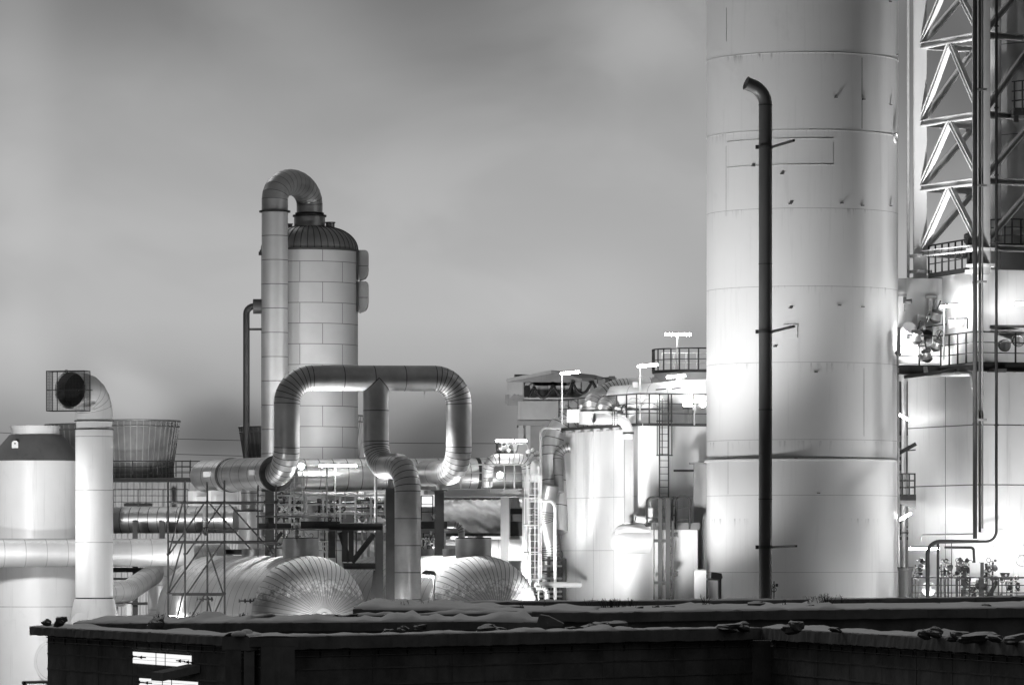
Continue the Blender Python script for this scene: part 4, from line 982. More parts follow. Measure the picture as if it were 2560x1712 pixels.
# dark lower ladder cage
Dq = 199.4
t = thing('ladder_tower', 'tall dark ladder cage of heavy bars before the streaked white block', 'ladder', pt(1660, 1700, Dq))
for x_, w_ in ((1635, .05), (1650, .17), (1670, .20), (1682, .10)): MB().beam(pt(x_, 1245 if w_ > .1 else 1300, Dq), pt(x_, 1720, Dq), w_, w_, 'steel_black').build('side_rail', t)
for y_ in (1351, 1456, 1560): MB().beam(pt(1634, y_, Dq - .05), pt(1683, y_, Dq - .05), .06, .13, 'steel_black').build('cage_hoop', t)
for i in range(15): MB().rod(pt(1671, 1330 + i * 17.4, Dq + .05), pt(1682, 1330 + i * 17.4, Dq + .05), .02, 'steel', n=6).build('rung', t)
for y_ in (1335, 1434): MB().box(pt(1682, y_, Dq + .3), ml(24, Dq), .4, ml(10, Dq), 'steel_black').build('wall_bracket', t)
def hoop_rail(label, x0_, x1_, D_, yb, yt):
    t = thing('hoop_railing', label, 'railing', pt(x0_, yb, D_))
    MB().sweep(route([pt(x0_, yb, D_), pt(x0_, yt, D_), pt(x1_, yt, D_), pt(x1_, yb, D_)], .2, 5)[0], .042, 'steel_black', n=10).build('hoop', t)
    for k in (1, 2): MB().rod(pt(x0_, yt + (yb - yt) * k / 2.9, D_), pt(x1_, yt + (yb - yt) * k / 2.9, D_), .022, 'steel_black', n=8).build('mid_rail', t)
hoop_rail('wide hoop railing round the ladder opening of the low white block', 1617, 1676, 200.0, 1316, 1243)
hoop_rail('square hoop railing on the top of the low white block near the stack', 1689, 1724, 200.6, 1322, 1240)
hoop_rail('narrow upright hoop railing between the ladder and the square hoop', 1681, 1691, 200.3, 1308, 1242)
t = thing('electrical_cabinet', 'white cabinet with a dark side at the foot of the great stack', 'cabinet', pt(1748, 1490, 198.5))
MB().box(pt(1750, 1500, 198.8), ml(30, 199), .4, ml(150, 199), 'white_clean').build('casing', t); MB().box(pt(1767, 1470, 198.9), .05, .3, ml(70, 199), 'steel').build('side_trim', t); MB().box(pt(1748, 1424, 198.6), ml(24, 199), .5, .04, 'grey').build('rain_lid', t)
t = thing('wall_panel_duct', 'grey white vertical duct between the tank block and the great stack', 'duct', pt(1750, 1300, 204))
MB().box(pt(1752, 1450, 203.2), ml(36, 203), .6, ml(580, 203), 'grey').build('casing', t); MB().box(pt(1748, 1158, 203.1), ml(50, 203), .8, .08, 'grey_mid').build('rain_lid', t)
MB().rod(pt(1684, 1176, 203), pt(1735, 1176, 203), .045, 'steel_black').build('drain_arm', t)

# upper railed silo behind the tank roof
Du = 214; t = thing('railed_silo', 'pale round silo whose top carries a dark railed platform and tall lamp', 'silo', pt(1730, 1400, Du))
MB().revolve((xx(1742, Du), Du, 0), [(0, ml(107, Du), 'white'), (zz(934, Du), ml(107, Du), 'white', 1)], n=64).build('shell', t)
MB().revolve((xx(1742, Du), Du, 0), [(zz(934, Du), ml(112, Du), 'steel', 1), (zz(927, Du), ml(112, Du), 'steel', 1)], n=64).build('platform_ring', t)
rp_ = [Vector((xx(1742, Du), Du, zz(928, Du))) + Vector((math.cos(a), math.sin(a), 0)) * ml(111, Du) for a in [R(170 + 200 * i / 16) for i in range(17)]]
railing('platform_railing', 'dark curved railing round the pale silo top near the tall lamp', rp_, h=.95, sp=1.0, r=.03, mat='steel', mids=1)
railing('inner_railing', 'bright inner railing with a gate on the silo platform under the tall lamp', [pt(1655, 930, 214.2), pt(1715, 930, 214.2), pt(1768, 930, 214.2)], h=.85, sp=.45, r=.022, mat='galv_pale', mids=1)

# ================================================================== great stack
D = 200.0; X0 = xx(2005.5, D); r_ = ml(239, D)
t = thing('great_stack', 'huge pale smokestack filling the view from the quay past the top edge', 'smokestack', (X0, D, 0))
seams_ = [1430, 1237, 1147, 1098, 905, 715, 520, 325, 131, -64, -260]
prof = [(0, r_, 'stack_paint')]
for y_ in seams_:
    z_ = zz(y_, D - r_)
    if y_ == 1147: prof += [(z_ - .06, r_, 'stack_paint', 1), (z_ - .05, r_ + .10, 'stack_paint', 1), (z_ + .02, r_ + .10, 'seam', 1), (z_ + .03, r_, 'stack_paint', 1)]
    elif y_ in (131, 325): prof += [(z_ - .016, r_, 'stack_paint', 1), (z_ - .014, r_ + .012, 'stack_paint', 1), (z_ + .014, r_ + .012, 'seam_pale', 1), (z_ + .016, r_, 'stack_paint', 1)]
    else: prof += [(z_ - .01, r_, 'seam_pale', 1), (z_ + .01, r_, 'stack_paint', 1)]
prof += [(zz(-420, D), r_ * 1.0, 'stack_paint', 1)]
MB().revolve((X0, D, 0), prof, n=128).build('shell', t)
def on_stack(px, py, off=0.0):
    dx = xx(px, D - 3.5) - X0; dx = max(-r_ * .998, min(r_ * .998, dx)); y_ = D - math.sqrt(r_ * r_ - dx * dx); 
    dx = xx(px, y_) - X0; dx = max(-r_ * .998, min(r_ * .998, dx)); y_ = D - math.sqrt(r_ * r_ - dx * dx)
    n_ = Vector((dx / r_, (y_ - D) / r_, 0)); return Vector((X0 + dx, y_, zz(py, y_))) + n_ * off, n_
for a, c_, dk in (((1815, 365), (1815, 540), 'seam_pale'), ((2155, 145), (2155, 322), 'seam'), ((2083, 355), (2083, 412), 'seam_pale'), ((1820, 1103), (1820, 1235), 'seam_pale'), ((2160, 920), (2160, 1090), 'seam_pale'), ((1816, 20), (1816, 104), 'seam')):
    p, n_ = on_stack(*a, .002); q, _n = on_stack(*c_, .002); MB().beam(p, q, .022, .008, dk, up=n_).build('vertical_seam', t)
for a, c_, y_ in ((1818, 2082, 347), (1818, 2082, 412)):
    P = [on_stack(a + (c_ - a) * i / 14, y_, .004)[0] for i in range(15)]; z_ = P[7].z
    for q in P: q.z = z_
    MB().sweep(P, .018, 'seam_pale', n=5).build('patch_seam', t)
random.seed(3)
for (px, py) in ((2225, 5), (2244, 137), (2089, 244), (2158, 249), (2226, 262), (1975, 510), (2104, 508), (2155, 514), (2226, 515), (2098, 763), (2156, 767), (1976, 770), (1955, 435), (2040, 930), (2046, 1232), (1884, 415), (1990, 1145), (1938, 866)):
    p, n_ = on_stack(px, py, .04); MB().box(p, .13, .08, .04, 'grey_dark', Vector((-n_.y, n_.x, 0))).build('wall_stud', t)
p, n_ = on_stack(2234, 345, .12); b = MB(); b.torus(p, n_, .2, .035, 'galv_pale', n=20); b.build('lifting_bracket', t)
for px, py in ((1985, 1367), (1975, 828)):
    p, n_ = on_stack(px, py, .012); MB().box(p, .6, .03, .55, 'stack_paint', Vector((-n_.y, n_.x, 0))).build('pad_plate', t)

# ================================================================== dark exhaust pipe before the stack
D = 193.2; X1 = xx(1913.5, D); r2 = ml(16.6, D)
t = thing('exhaust_pipe', 'slender dark exhaust pipe with a bent top rising in front of the great stack', 'exhaust pipe', (X1, D, 0))
top = Vector((X1, D, zz(228, D))); mdir = Vector((-.80, -.22, .30)).normalized()
P, mk_ = route([Vector((X1, D, 0)), top, top + mdir * .86], .80, 9)
b = MB(); b.sweep(P[:2], r2, 'exhaust_paint', n=36, caps=(False, False)); 
for y_ in (1580, 1247, 1024, 660): pass
b.build('shaft', t)
MB().sweep(P[1:], r2, 'exhaust_paint', n=36, caps=(False, False)).build('bend', t)
MB().revolve(P[-1], [(-.02, r2 * .94, 'black'), (0.0, r2 * .94, 'black')], n=36, axis=(P[-1] - P[-2])).build('mouth', t)
MB().torus(P[-1], P[-1] - P[-2], r2, .02, 'steel', n=36).build('mouth_rim', t)
for y_ in (263, 660, 1024, 1247): MB().revolve((X1, D, zz(y_, D)), [(-.02, r2 + .008, 'steel_black', 1), (.02, r2 + .008, 'steel_black', 1)], n=36).build('joint_band', t)
for y_, x_ in ((368, 1984), (829, 1985), (1367, 1990)):
    MB().revolve((X1, D, zz(y_, D)), [(-.06, r2 + .035, 'steel', 1), (.06, r2 + .035, 'steel', 1)], n=36).build('clamp_ring', t)
    q, n_ = on_stack(x_, y_, -.05); q.z = zz(y_ + (-2 if y_ > 800 else 4), D)
    MB().beam(Vector((X1 + r2, D, zz(y_, D))), q, .09, .09, 'steel').build('stay_bar', t)
    MB().box(Vector((X1 - r2 - .07, D, zz(y_, D))), .12, .16, .15, 'steel_black').build('clamp_lug', t)
# faint steam drifting from the exhaust mouth up across the stack
def steam():
    a = P[-1] + Vector((0, 0, 0)); b_ = pt(1560, -120, 192.0); d = (b_ - a); Ls = d.length
    b = MB(); b.revolve(a, [(Ls * f, .16 + 2.3 * f ** 1.1, 'steam') for f in [i / 12 for i in range(13)]], n=24, axis=d)
    m = bpy.data.materials.new('steam'); m.use_nodes = True; N = m.node_tree.nodes; L = m.node_tree.links; N.clear()
    o = N.new('ShaderNodeOutputMaterial'); v = N.new('ShaderNodeVolumePrincipled'); L.new(v.outputs[0], o.inputs['Volume'])
    v.inputs['Color'].default_value = (.97, .97, .97, 1); v.inputs['Anisotropy'].default_value = .2
    tc = N.new('ShaderNodeTexCoord')
    # radius from the axis and distance along it, in the object's own space
    def vm(op, x, y):
        n = N.new('ShaderNodeVectorMath'); n.operation = op
        for i, q in enumerate((x, y)):
            if isinstance(q, Vector): n.inputs[i].default_value = q
            elif q is not None: L.new(q, n.inputs[i])
        return n
    def fm(op, x, y, clamp=False):
        n = N.new('ShaderNodeMath'); n.operation = op; n.use_clamp = clamp
        for i, q in enumerate((x, y)):
            if isinstance(q, (int, float)): n.inputs[i].default_value = q
            else: L.new(q, n.inputs[i])
        return n.outputs[0]
    lo = Vector([min(q[i] for q in b.v) for i in range(3)]); hi = Vector([max(q[i] for q in b.v) for i in range(3)]); org = Vector(((lo.x + hi.x) / 2, (lo.y + hi.y) / 2, lo.z))
    rel = vm('SUBTRACT', tc.outputs['Object'], a - org); along = vm('DOT_PRODUCT', rel.outputs[0], d.normalized()).outputs['Value']
    cr = vm('CROSS_PRODUCT', rel.outputs[0], d.normalized()); rad = vm('LENGTH', cr.outputs[0], None).outputs['Value']
    f = fm('DIVIDE', along, Ls, True); wid = fm('ADD', fm('MULTIPLY', f, 2.3), .16)
    e = fm('SUBTRACT', 1, fm('DIVIDE', rad, wid), True)
    no = N.new('ShaderNodeTexNoise'); no.inputs['Scale'].default_value = .9; no.inputs['Detail'].default_value = 4; L.new(tc.outputs['Object'], no.inputs['Vector'])
    e = fm('MULTIPLY', e, e); e = fm('MULTIPLY', e, fm('SUBTRACT', 1, f)); e = fm('MULTIPLY', e, fm('ADD', no.outputs[0], .2))
    L.new(fm('MULTIPLY', e, 1.1), v.inputs['Density'])
    MATS['steam'] = m
    b.build('steam', None, 'faint steam drifting from the bent mouth of the exhaust pipe', 'steam', kind='stuff')
steam()
# small items at the stack foot
t = thing('area_lamp', 'unlit box head lamp on a thin post at the foot of the stack', 'lamp', pt(1799, 1600, 190))
MB().rod(pt(1799, 1720, 190), pt(1799, 1444, 190), .07, 'grey_mid', n=12).build('post', t)
b = MB(); q = [(-1.35, -.02), (.12, .18), (.22, .0), (.16, -.14), (-1.2, -.24)]
b.prism([pt(1795, 1440, 189.8) + Vector((-.0, -.18, 0)) + Vector((x_ * .33 + .02, 0, z_)) for x_, z_ in [(-.9, .18), (.35, .12), (.48, -.06), (.3, -.12), (-.9, -.08)]][::-1], YA * .4, 'grey_mid')
b.box(pt(1783, 1447, 189.8), .5, .3, .08, 'galv_pale'); b.build('lamp_head', t)
t = thing('pipe_valve_stand', 'little ring shaped valve key stand beside the dark exhaust pipe', 'valve', pt(1935, 1490, 191.5))
MB().rod(pt(1935, 1560, 191.5), pt(1935, 1452, 191.5), .022, 'steel').build('stem', t); MB().torus(pt(1935, 1473, 191.5), YA, .09, .015, 'steel', n=20).build('hand_wheel', t); MB().torus(pt(1934, 1463, 191.5), YA, .055, .012, 'steel', n=16).build('top_ring', t)
MB().box(pt(1942, 1462, 191.5), .1, .06, .12, 'steel').build('gauge', t)
t = thing('mooring_drum', 'stout grey capped drum standing just past the stack foot', 'drum', pt(2263, 1600, 195))
MB().revolve((xx(2264, 195), 195, 0), [(0, ml(16, 195), 'grey_mid'), (zz(1430, 195), ml(16, 195), 'grey_mid'), (zz(1426, 195), ml(19, 195), 'grey_mid', 1), (zz(1420, 195), ml(20, 195), 'grey_mid', 1), (zz(1419, 195), ml(21, 195), 'steel', 1), (zz(1417, 195), ml(21, 195), 'steel', 1)], n=40).build('body', t)
MB().box(pt(2249, 1460, 195.3), .07, .2, ml(62, 195), 'steel').build('side_bracket', t)

# ================================================================== reactor tower with lattice
D = 196.0
P0 = Vector((xx(2453, D), D, 0)); P1 = P0 + A * 4.72; P2 = P0 + B * 5.2; P3 = P1 + B * 5.2
zb = zz(690, 199)
t = thing('lattice_tower', 'white lattice tower of crossed braces rising from the square reactor block', 'lattice tower', P0 + UP * zb)
ztop = zz(-260, D)
for p, w_, m_ in ((P1, .52, 'white_clean'), (P0, .68, 'grey'), (P3, .6, 'galv_pale'), (P2, .6, 'galv_pale')):
    MB().ibeam(p + UP * (zb - .1), p + UP * ztop, w_, w_, m_, t=.07).build('leg', t)
    for q in (.25, .9): MB().box(p + UP * (zb + q), w_ + .22, w_ + .22, .12, 'white_clean', A).build('splice_plate', t)
lv = [zz(y_, 200.2) for y_ in (635, 472, 310, 116, -50, -215)]
for a_, b_, m_ in ((P1, P0, 'white_clean'), (P1, P3, 'galv_pale'), (P0, P2, 'grey'), (P3, P2, 'grey')):
    for i, z_ in enumerate(lv):
        MB().ibeam(a_ + UP * z_, b_ + UP * z_, .26, .26, m_, t=.05).build('cross_beam', t)
        if i < len(lv) - 1:
            ap = (a_ + b_) / 2 + UP * (lv[i + 1] - .12)
            for f in (a_, b_):
                d_ = ((a_ + b_) / 2 - f).normalized() * .12
                MB().ibeam(f + d_ + UP * (z_ + .1), ap - d_ * .3, .21, .22, m_, t=.05).build('brace', t)
            MB().box(ap + UP * (-.05), .7, .03, .42, m_, (b_ - a_)).build('gusset', t)
MB().rod(P1 + Vector((-.5, -.1, 0)) + UP * zb, P1 + Vector((-.5, -.1, 0)) + UP * ztop, .06, 'galv_pale').build('cable_conduit', t)
# vessel inside the lattice
Dx = 201; t = thing('reactor_vessel', 'tall round reactor vessel standing inside the white lattice tower', 'reactor', pt(2602, 700, Dx))
MB().revolve((xx(2602, Dx), Dx, 0), [(zz(690, Dx), ml(127, Dx), 'grey')] + [q for y_ in (345, 120) for q in ((zz(y_, Dx), ml(127, Dx), 'seam', 1), (zz(y_, Dx) + .03, ml(127, Dx), 'grey', 1))] + [(zz(-250, Dx), ml(127, Dx), 'grey')], n=80).build('shell', t)
t = thing('lit_edge_strip', 'white strip standing in for the lit edge of the reactor vessel', 'pipe', pt(2489, 690, 199.6))
MB().rod(pt(2489, 690, 199), pt(2489, -260, 199), ml(14, 199), 'white_clean', n=32).build('pipe_run', t)  # white rod imitates the light along the vessel's left edge
railing('tower_railing', 'dark railing round the reactor vessel above the lattice foot', [pt(2476, 610, 198.2), pt(2530, 608, 198.8), pt(2640, 612, 200)], h=1.0, sp=.45, r=.03, mat='steel', toe='steel')
railing('tower_base_railing', 'dark railing along the lattice foot edge facing the great stack', [pt(2322, 684, 199.6), pt(2422, 668, 196.8)], h=1.15, sp=.55, r=.035, mat='steel_black', toe='steel_black', toeh=.2)
t = thing('side_platform', 'small dark railed platform jutting from the lattice tower at the picture edge', 'platform', pt(2545, 290, 195.5))
MB().box(pt(2560, 283, 196), ml(62, 196), 1.4, .3, 'steel_black').build('deck', t)
for x_ in (2536, 2556): MB().rod(pt(x_, 278, 195.3), pt(x_, 203, 195.3), .035, 'steel').build('post', t)
for y_ in (205, 229, 253): MB().beam(pt(2530, y_, 195.3), pt(2600, y_ - 8, 195.8), .05, .05, 'steel').build('rail', t)
MB().box(pt(2540, 297, 195.5), .18, .3, .3, 'steel_black').build('bracket', t)
t = thing('relief_valve', 'dark capped relief valve standing inside the lattice foot', 'valve', pt(2424, 668, 198.5))
MB().revolve(pt(2424, 668, 198.5), [(0, .12, 'steel'), (.9, .14, 'steel'), (1.0, .2, 'grey_dark', 1), (1.0, .24, 'grey_dark', 1), (1.35, .24, 'grey_dark'), (1.4, .17, 'grey_dark'), (1.42, .08, 'steel', 1), (1.66, .08, 'steel', 1)], n=24).build('body', t)

# reactor block (body)
c0 = Vector((xx(2446, 196.6), 196.6, 0)); zt = zz(673, 196.6)
L1 = 6.4
t = thing('reactor_block', 'bright white reactor block with panel joints carrying the lattice tower', 'reactor block', c0)
poly = [c0, c0 + B2 * 8, c0 + B2 * 8 + A2 * L1, c0 + A2 * L1]
zm = zz(1360, 196.6)
MB().prism(poly, UP * zt, 'white', 'white').build('shell', t)
for y_ in (1061, 1211):
    z_ = zz(y_, 196.6)
    MB().beam(c0 + UP * z_ - B2 * .0, c0 + A2 * L1 + UP * z_ - B2 * .0, .006, .04, 'seam').build('panel_seam', t)
    MB().beam(c0 + UP * z_ - A2 * .0, c0 + B2 * 8 + UP * z_ - A2 * .0, .006, .04, 'seam').build('panel_seam', t)
f_ = .46
MB().beam(c0 + A2 * L1 * f_ - B2 * .0, c0 + A2 * L1 * f_ - B2 * .0 + UP * zz(915, 196.6), .035, .01, 'seam', up=B2).build('panel_seam', t)
MB().rod(c0 + A2 * (L1 + .12) - B2 * .12, c0 + A2 * (L1 + .12) - B2 * .12 + UP * zz(930, 198), .11, 'galv', n=16).build('corner_pipe', t)
MB().box(c0 - A2 * .02 - B2 * .02 + UP * (zt - .1), .8, .8, .16, 'white_clean', A2).build('corner_plate', t)
Da = 199.6
t = thing('annex_box', 'white annex block hung with valves beside the great stack', 'annex', pt(2300, 900, Da))
MB().prism([pt(2236, 908, Da), pt(2361, 908, Da), pt(2361, 697, Da), pt(2236, 695, Da)], YA * 3.6, 'white').build('shell', t)
MB().beam(pt(2361, 908, Da - .003), pt(2361, 699, Da - .003), .025, .01, 'seam_pale', up=YA).build('panel_seam', t)

# platform with railing
zf_ = zz(907, 194.9)
pf = [pt(2244, 0, 198.3), pt(2352, 0, 198.6), pt(2437, 0, 194.9), pt(2640, 0, 196.2)]
for q in pf: q.z = zf_
t = thing('valve_platform', 'dark steel valve platform wrapping the white reactor block and annex', 'platform', pf[1])
inner = [pt(2640, 0, 199), pt(2450, 0, 196.7), pt(2363, 0, 199.6), pt(2244, 0, 199.6)]
for q in inner: q.z = zf_
MB().prism(pf + inner, UP * .05, 'steel').build('deck', t)
for i in range(3):
    MB().ibeam(pf[i] - UP * .17, pf[i + 1] - UP * .17, .2, .34, 'steel' if i < 2 else 'steel_black').build('edge_beam', t)
MB().beam(pt(2246, 930, 198.8), pt(2300, 928, 198.9), .3, .22, 'steel_black').build('bracket_beam', t); MB().beam(pt(2262, 942, 198.6), pt(2390, 926, 196.4), .12, .14, 'steel').build('bracket_beam', t)
MB().box(pt(2492, 926, 195.4), .75, .6, .14, 'grey_dark').build('under_box', t)
railing('platform_railing', 'dark angled railing of the valve platform on the white reactor block', pf, h=1.27, sp=1.05, r=.034, mat='steel')
t = thing('cable_tray', 'dark cable tray running on the reactor block above the platform', 'cable tray', pt(2510, 815, 196.6))
MB().box(pt(2520, 816, 196.9), ml(90, 196), .3, .1, 'steel').build('tray', t); MB().box(pt(2520, 826, 196.9), ml(90, 196), .25, .06, 'galv').build('lower_tray', t)
t = thing('cabinet_row', 'row of pale instrument cabinets on the reactor block left face', 'cabinets', pt(2392, 815, 196.9))
for x_, w_ in ((2378, 14), (2392, 13), (2408, 12)): MB().box(pt(x_, 806, 197.2 - (x_ - 2378) * .02), ml(w_, 196), .5, ml(25, 196), 'white_clean', B2 if x_ == 2408 else XA).build('cabinet', t)
MB().sweep(route([pt(2372, 797, 197), pt(2419, 795, 196.2), pt(2419, 822, 196.2)], .05, 3)[0], .03, 'steel', n=8).build('conduit', t)
t = thing('duct_pipe', 'grey conduit pipe bending under the valve platform of the reactor block', 'pipe', pt(2350, 940, 197))
MB().sweep(route([pt(2313, 918, 198.2), pt(2316, 937, 198), pt(2430, 935, 195.2), pt(2434, 970, 195)], .22, 5)[0], .09, 'galv', n=14).build('pipe_run', t)
def manway(px, py, D_, label, n_=Vector((.1, -.98, -.12))):
    p = pt(px, py, D_); t = thing('round_manway', label, 'manway', p, 'round manways on the reactor block')
    MB().revolve(p - n_.normalized() * .5, [(0, .2, 'grey'), (.36, .2, 'steel', 1), (.36, .245, 'steel_black', 1), (.52, .245, 'steel_black', 1), (.52, .22, 'galv_pale', 1), (.56, .20, 'galv_pale')], n=32, axis=n_).build('cover', t)
    MB().box(p + n_.normalized() * .09, .05, .05, .3, 'galv', XA).build('handle', t)
manway(2512, 864, 195.9, 'round bolted manway hanging lower behind the platform railing')
manway(2546, 852, 195.9, 'round bolted manway slightly higher near the picture edge')
def valve_assembly(px, py, D_, label, s=1.0, seed=0, wheel=True):
    rnd = random.Random(seed); p = pt(px, py, D_); t = thing('valve_assembly', label, 'valve', p, 'valve assemblies on the reactor block')
    MB().revolve(p - UP * .25 * s, [(0, .10 * s, 'steel'), (.08 * s, .2 * s, 'steel', 1), (.14 * s, .2 * s, 'galv', 1), (.34 * s, .15 * s, 'galv'), (.4 * s, .19 * s, 'steel', 1), (.46 * s, .19 * s, 'steel', 1), (.5 * s, .06 * s, 'steel')], n=20, axis=Vector((rnd.uniform(-.4, .4), -.3, 1))).build('valve_body', t)
    MB().rod(p, p + Vector((rnd.uniform(-.2, .3), -.15, .55)) * s, .03 * s, 'steel').build('stem', t)
    if wheel: MB().torus(p + Vector((.2, -.2, .45)) * s, Vector((rnd.uniform(-.5, .5), -1, .5)), .16 * s, .018, 'steel', n=20, k=6).build('hand_wheel', t)
    MB().revolve(p + Vector((-.3, .1, -.12)) * s, [(0, .12 * s, 'galv_pale'), (.25 * s, .12 * s, 'galv_pale', 1), (.25 * s, .17 * s, 'galv', 1), (.3 * s, .17 * s, 'galv', 1)], n=20, axis=Vector((1, 0, .1))).build('flange', t)
    for k in range(4): MB().box(p + Vector((rnd.uniform(-.3, .35), -.1, rnd.uniform(-.3, .3))) * s, .1 * s, .1, .08 * s, rnd.choice(['steel', 'galv', 'grey_dark'])).build('fitting', t)
    return t
valve_assembly(2335, 862, 197.8, 'upright valve with spoked wheel just behind the angled railing', 1.0, 2)
valve_assembly(2320, 888, 197.9, 'dark lump of valves low behind the angled railing', 1.1, 4, False)
valve_assembly(2288, 842, 198.6, 'white capped valve body near the stack above the railing', 1.2, 5, False)
valve_assembly(2336, 790, 198.9, 'dark actuator valve hanging under two gauge tubes', 1.15, 6, False)
valve_assembly(2308, 818, 198.9, 'small tangle of fittings on the rack bar of the annex', .7, 8, False)
t = thing('annex_nozzle', 'big dark mouthed nozzle on the annex behind the railing', 'nozzle', pt(2334, 848, 199.2))
MB().revolve(pt(2330, 850, 199.5), [(0, .38, 'white', 1), (.5, .38, 'white', 1), (.5, .42, 'black', 1), (.6, .42, 'black', 1)], n=32, axis=Vector((-.5, -.8, 0))).build('neck', t)
MB().box(pt(2339, 845, 198.7), .25, .3, .9, 'grey').build('actuator_box', t)
t = thing('annex_manifold', 'white curved nozzle with a dark ring at the annex edge by the stack', 'nozzle', pt(2268, 845, 199.2))
MB().revolve(pt(2260, 850, 199.5), [(0, .36, 'white', 1), (.3, .36, 'white', 1), (.8, .3, 'white')], n=28, axis=Vector((.2, -.6, .5))).build('neck', t)
MB().revolve(pt(2280, 842, 199.0), [(0, .3, 'white'), (.35, .3, 'black', 1), (.42, .3, 'galv_pale', 1)], n=28, axis=Vector((.5, -.8, -.1))).build('cover', t)
MB().beam(pt(2262, 828, 199.2), pt(2366, 810, 199.2), .05, .05, 'steel').build('pipe_bar', t)
t = thing('sight_gauge', 'pair of vertical gauge tubes under a bracket on the annex wall', 'gauges', pt(2332, 770, 199.3))
for x_ in (2325, 2340): MB().box(pt(x_, 762, 199.3), .1, .12, .38, 'grey').build('gauge_tube', t); MB().rod(pt(x_, 775, 199.3), pt(x_, 795, 199.3), .012, 'steel').build('line', t)
MB().box(pt(2328, 742, 199.4), .5, .25, .1, 'grey').build('bracket', t)
t = thing('wall_camera', 'small dark motor bracket on the annex wall high beside the stack', 'bracket', pt(2265, 752, 199.3))
MB().box(pt(2256, 738, 199.4), .34, .2, .1, 'grey').build('arm', t); MB().box(pt(2262, 750, 199.3), .12, .2, .26, 'grey_dark').build('bracket', t); MB().revolve(pt(2265, 753, 199.2), [(0, .08, 'grey_dark', 1), (.24, .1, 'grey_dark', 1)], n=16, axis=Vector((1, -.3, 0))).build('motor', t); MB().rod(pt(2262, 760, 199.3), pt(2262, 778, 199.3), .014, 'steel').build('stem', t)
MB().box(pt(2303, 796, 199.45), .32, .3, .3, 'white_clean').build('junction_box', None, 'small white junction box on the annex wall above the pipe bar', 'box')
t = thing('door_frame_post', 'dark vertical grating post standing at the platform end by the stack', 'post', pt(2247, 900, 198))
MB().box(pt(2247, 852, 198), .1, .4, ml(66, 198), 'grey_mid').build('panel', t)

# dark pipes running down the corner
D = 194.3
t = thing('dark_riser', 'thick dark riser pipe running down the lattice leg to the ground pipework', 'pipe', pt(2437.5, 1350, D))
MB().rod(pt(2437.5, 1346, D), pt(2437.5, -260, D), ml(5.6, D), 'steel', n=20).build('pipe_run', t)
for y_ in (464, 706, 1060, 227): MB().revolve(pt(2437.5, y_, D), [(-.05, ml(6.4, D), 'steel', 1), (.05, ml(6.4, D), 'steel', 1)], n=20).build('clamp_ring', t)
t = thing('dark_riser', 'thin dark double riser tight beside the thick riser at the lattice corner', 'pipe', pt(2452, 1330, D))
for x_, r_q in ((2449.5, 3.4), (2456, 2.3)): MB().rod(pt(x_, 1330, D), pt(x_, -260, D), ml(r_q, D), 'steel' if r_q > 3 else 'grey_mid', n=16).build('pipe_run', t)
for y_ in (224, 464, 704, 1049): MB().box(pt(2455, y_, D - .12), ml(24, D), .12, .09, 'grey_mid').build('clamp', t)
MB().box(pt(2459, 1327, D), .22, .2, .22, 'white_clean').build('end_box', t)
t = thing('dark_riser', 'third dark riser standing apart, bending at its foot into a level pipe', 'pipe', pt(2491, 1350, D))
P, mk_ = route([pt(2491, -260, D), pt(2491, 1353, D), pt(2319, 1353, D), pt(2319, 1700, D)], [.42, .5], 6)
MB().sweep(P, [ml(3.6, D)] * 8 + [ml(5.2, D)] * (len(P) - 8), 'steel', n=20, seams=set()).build('pipe_run', t)
for y_ in (66, 270, 438, 604, 857, 1062): MB().box(pt(2491, y_, D), ml(11, D), .14, .06, 'steel').build('clamp', t)
t = thing('dark_standpipe', 'dark standpipe hanging straight down from the level pipe', 'pipe', pt(2345, 1500, D + .05))
MB().rod(pt(2345, 1352, D + .05), pt(2345, 1700, D + .05), ml(3.4, D), 'steel', n=16).build('pipe_run', t)
MB().rod(pt(2379, 1357, D + .02), pt(2379, 1700, D + .02), ml(1.1, D), 'steel', n=8).build('drop_line', t)
t = thing('bracket_pipe', 'thin grey pipe bracketed to the reactor block above the level pipe', 'pipe', pt(2370, 1336, 196))
MB().sweep(route([pt(2302, 1352, 197), pt(2302, 1336, 197), pt(2436, 1334, 195)], .15, 4)[0], .035, 'grey_mid', n=8).build('pipe_run', t)

